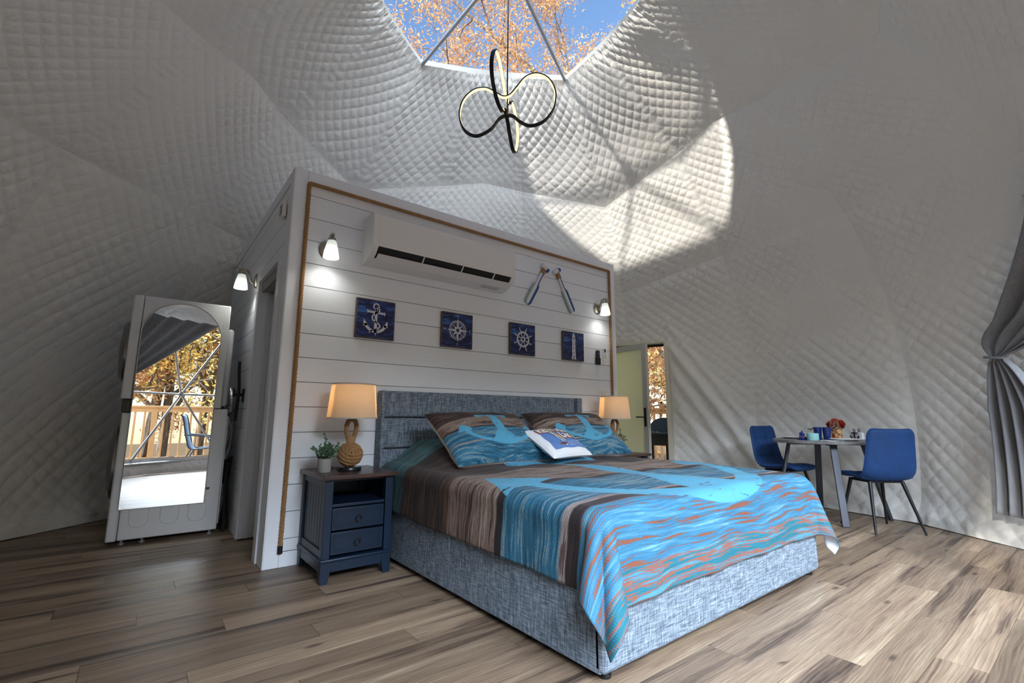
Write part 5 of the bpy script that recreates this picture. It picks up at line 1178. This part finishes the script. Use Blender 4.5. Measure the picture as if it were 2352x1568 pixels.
B().prism(P, f, -0.40, 0.40).mk('lid', M_GRL, gr); B().prism([(-0.26, 0.60), (0.26, 0.60), (0.28, 0.815), (-0.28, 0.815)], f, -0.42, 0.42).mk('firebox', mat('dark_enamel', (34, 42, 46), 0.35), gr, bev=0.01)
for x in (-0.38, 0.38):
    for y in (-0.22, 0.22): B().box(x-0.02, x+0.02, y-0.02, y+0.02, 0.0, 0.62).mk('leg', M_BLACK, gr)
B().box(-0.40, 0.40, -0.24, 0.24, 0.16, 0.18).mk('bottom_shelf', M_BLACK, gr); B().box(-0.80, -0.425, -0.24, 0.24, 0.80, 0.83).mk('side_shelf', M_GRL, gr, bev=0.006); B().box(0.425, 0.80, -0.24, 0.24, 0.80, 0.83).mk('side_shelf', M_GRL, gr, bev=0.006)
B().tube([(-0.30, -0.30, 0.90), (0.30, -0.30, 0.90)], 0.013, 8).mk('lid_handle', M_STEEL, gr); B().tube([(-0.405, -0.1, 0.70), (-0.405, -0.1, 0.30), (-0.405, 0.05, 0.28)], 0.012, 8).mk('gas_hose', M_STEEL, gr)

# ------------------------------------------------------------------ woods around
g_ = struct(B().box(-70, 70, -70, 70, -2.6, -2.5).mk('ground', mat('leaf_litter', (132, 104, 62), 0.9, var=0.3, scale=3), smooth=False))
def bark():
    t = NT('grey_bark'); n = t.noise(t.mapv(t.coord(), (3, 3, 0.6)), 3, 5, 0.65); t.bsdf(Base_Color=t.ramp(n, [(0.3, lin((66, 56, 48))), (0.55, lin((122, 110, 98))), (0.75, lin((176, 166, 152)))]), Roughness=0.9, Normal=t.bump(n, 0.5, 0.05)); return t.m
M_BARK = bark()
def leafmat(name, cols):
    t = NT(name); r = t.n('NewGeometry').outputs['Random Per Island']; c = t.ramp(r, [(i/(len(cols)-1), lin(k)) for i, k in enumerate(cols)])
    t.surf(t.n('MixShader', {0: 0.5, 1: t.n('BsdfDiffuse', {'Color': c}), 2: t.n('BsdfTranslucent', {'Color': c})})); return t.m
M_LEAF_O = leafmat('autumn_leaves_orange', [(186, 132, 88), (212, 164, 112), (226, 190, 138), (200, 152, 120), (234, 208, 164)])
M_LEAF_Y = leafmat('autumn_leaves_golden', [(236, 184, 100), (250, 218, 130), (206, 200, 126), (246, 204, 118), (186, 190, 120), (252, 234, 170)])
def tree_data(seed, H, spread, nleaf, lsize, bare=0.2):
    rnd = random.Random(seed); b = B(); tips = []
    def branch(p, d, L, r, lvl):
        n = 5 if lvl < 2 else 4; P = [p]; q = p; dd_ = d
        for k in range(n):
            dd_ = (dd_+Vector((rnd.uniform(-1, 1), rnd.uniform(-1, 1), rnd.uniform(-.5, .9)))*(0.10 if lvl == 0 else 0.24)).normalized(); q = q+dd_*L/n; P.append(q)
        R0 = r; b.tube(P, [R0*(1-0.55*k/n) for k in range(n+1)], 7 if lvl < 2 else 4, caps=False)
        if lvl >= 2: tips.extend(P[1:])
        if lvl < 4:
            m = {0: 7, 1: 4, 2: 3, 3: 2}[lvl]
            for k in range(m):
                s = bare+(1-bare)*(k+rnd.random())/m if lvl == 0 else 0.3+0.7*(k+rnd.random())/m
                x = s*n; i = min(n-1, int(x)); pp_ = P[i].lerp(P[i+1], x-i); a = rnd.uniform(0, 2*PI)
                o = dd_.orthogonal().normalized(); o = Matrix.Rotation(a, 3, dd_) @ o
                nd = (dd_*rnd.uniform(.25, .75)+o+Vector((0, 0, 0.25))).normalized()
                branch(pp_, nd, L*(spread if lvl == 0 else 0.62)*rnd.uniform(.75, 1.15)*(1-0.35*s if lvl == 0 else 1), R0*(1-0.5*s)*0.55, lvl+1)
    branch(Vector((0, 0, 0)), Vector((rnd.uniform(-.06, .06), rnd.uniform(-.06, .06), 1)).normalized(), H*0.8, H*0.016, 0)
    T = np.array([tuple(p) for p in tips]); rs = np.random.RandomState(seed)
    keep = rs.choice(len(T), max(8, int(len(T)*(0.3 if nleaf > 20000 else 0.4))), replace=False); T = T[keep]
    C = T[rs.randint(0, len(T), nleaf)]+rs.normal(0, 0.26, (nleaf, 3))
    u = rs.normal(size=(nleaf, 3)); u /= np.linalg.norm(u, axis=1)[:, None]; w = np.cross(u, rs.normal(size=(nleaf, 3))); w /= np.linalg.norm(w, axis=1)[:, None]; s = lsize*rs.uniform(.6, 1.3, nleaf)[:, None]
    nn = np.cross(u, w)
    V = np.stack([C-u*s, C+w*s*.42+nn*s*.18, C+u*s, C-w*s*.42+nn*s*.18], 1).reshape(-1, 3); i = np.arange(nleaf)[:, None]*4
    F = np.concatenate([np.hstack([i, i+1, i+2]), np.hstack([i, i+2, i+3])]).tolist()
    return b, V, F
def tree(name, label, seed, H, spread, nleaf, lsize, lm, loc, rz=0.0, group='autumn trees around the dome'):
    b, V, F = tree_data(seed, H, spread, nleaf, lsize); t = thing(name, label, 'tree', (*loc, -2.5), rz, group)
    b.mk('trunk', M_BARK, t); mk('foliage', V, F, lm, t, smooth=False, kind='stuff'); return t
tree('oak_tree', 'tall autumn oak with bare grey limbs and russet leaves above the skylight', 21, 19, 0.55, 60000, 0.055, M_LEAF_O, (9.2, 6.2), 0.4)
tree('oak_tree', 'autumn oak with russet leaves reaching over the skylight from behind the bathroom box', 22, 18, 0.55, 42000, 0.055, M_LEAF_O, (5.5, 10.5), 1.9)
P1 = tree('maple_tree', 'golden autumn tree just beyond the railing outside the open door', 23, 13, 0.5, 20000, 0.075, M_LEAF_Y, (14.0, 4.6), 0.3)
P2 = tree('maple_tree', 'golden-brown autumn tree behind the deck railing seen in the mirror', 24, 14, 0.5, 20000, 0.075, M_LEAF_Y, (-2.4, -14.5), 0.8)
P3 = tree('beech_tree', 'russet and golden autumn tree standing in the woods around the dome', 25, 13, 0.5, 20000, 0.075, M_LEAF_O, (15.5, 8.4), 2.2, 'woodland trees around the dome')
for k, (src, x, y, rz, sc_) in enumerate(((P1, 17.5, 10.8, 1.1, 1.1), (P3, 13.0, 9.8, 0.2, 0.9), (P2, 20.0, 8.5, 2.6, 1.2), (P3, 11.0, 3.2, 4.2, 0.8), (P1, 22, 14, 3.3, 1.2), (P3, -5.6, -14.5, 0.5, 1.0), (P1, 3.0, -15.0, 2.9, 1.0), (P3, 1.4, -18.5, 1.7, 1.1), (P1, -1.4, -19.5, 4.0, 1.2),
    (P2, 5.5, -17, 5.0, 1.1), (P3, 8.5, -14.5, 2.2, 1.0), (P2, -5.0, -17.5, 3.1, 1.0), (P1, -0.5, -25, 0.9, 1.3), (P3, 3.0, -26, 0.1, 1.3), (P1, 18, -3, 1.3, 1.0), (P3, 16, -9, 3.0, 1.0), (P2, 20, 3, 4.4, 1.1), (P2, 26, 10, 0.6, 1.3), (P1, -14.5, -7.2, 2.0, 0.86), (P3, -15.0, -10.5, 0.8, 0.8), (P2, -13.5, -13.0, 2.4, 0.62), (P3, -12, 8, 1.0, 0.8), (P1, -6, 15, 2.7, 1.0), (P2, 1, 17, 3.6, 1.0))+tuple(((P1, P2, P3)[i % 3], 30+8*math.sin(i*2.1), -6+i*3.4, i*1.3, 1.25) for i in range(8))+tuple(((P3, P1, P2)[i % 3], -9+i*3.1, -29-5*math.sin(i*1.7), i*1.9, 1.2) for i in range(8))):  # unseen trees far out towards -x are added to block low sun at the window
    c = dup(src, (x, y, -2.5), rz); c.scale = (sc_,)*3; wh = 'seen through the open door' if x > 10.5 and y > 0 else ('seen in the mirror beyond the deck railing' if y < -12.5 and x > -6 else 'in the woods out of sight around the dome'); c['group'] = 'autumn trees '+wh; c['label'] = 'russet and golden autumn tree '+wh
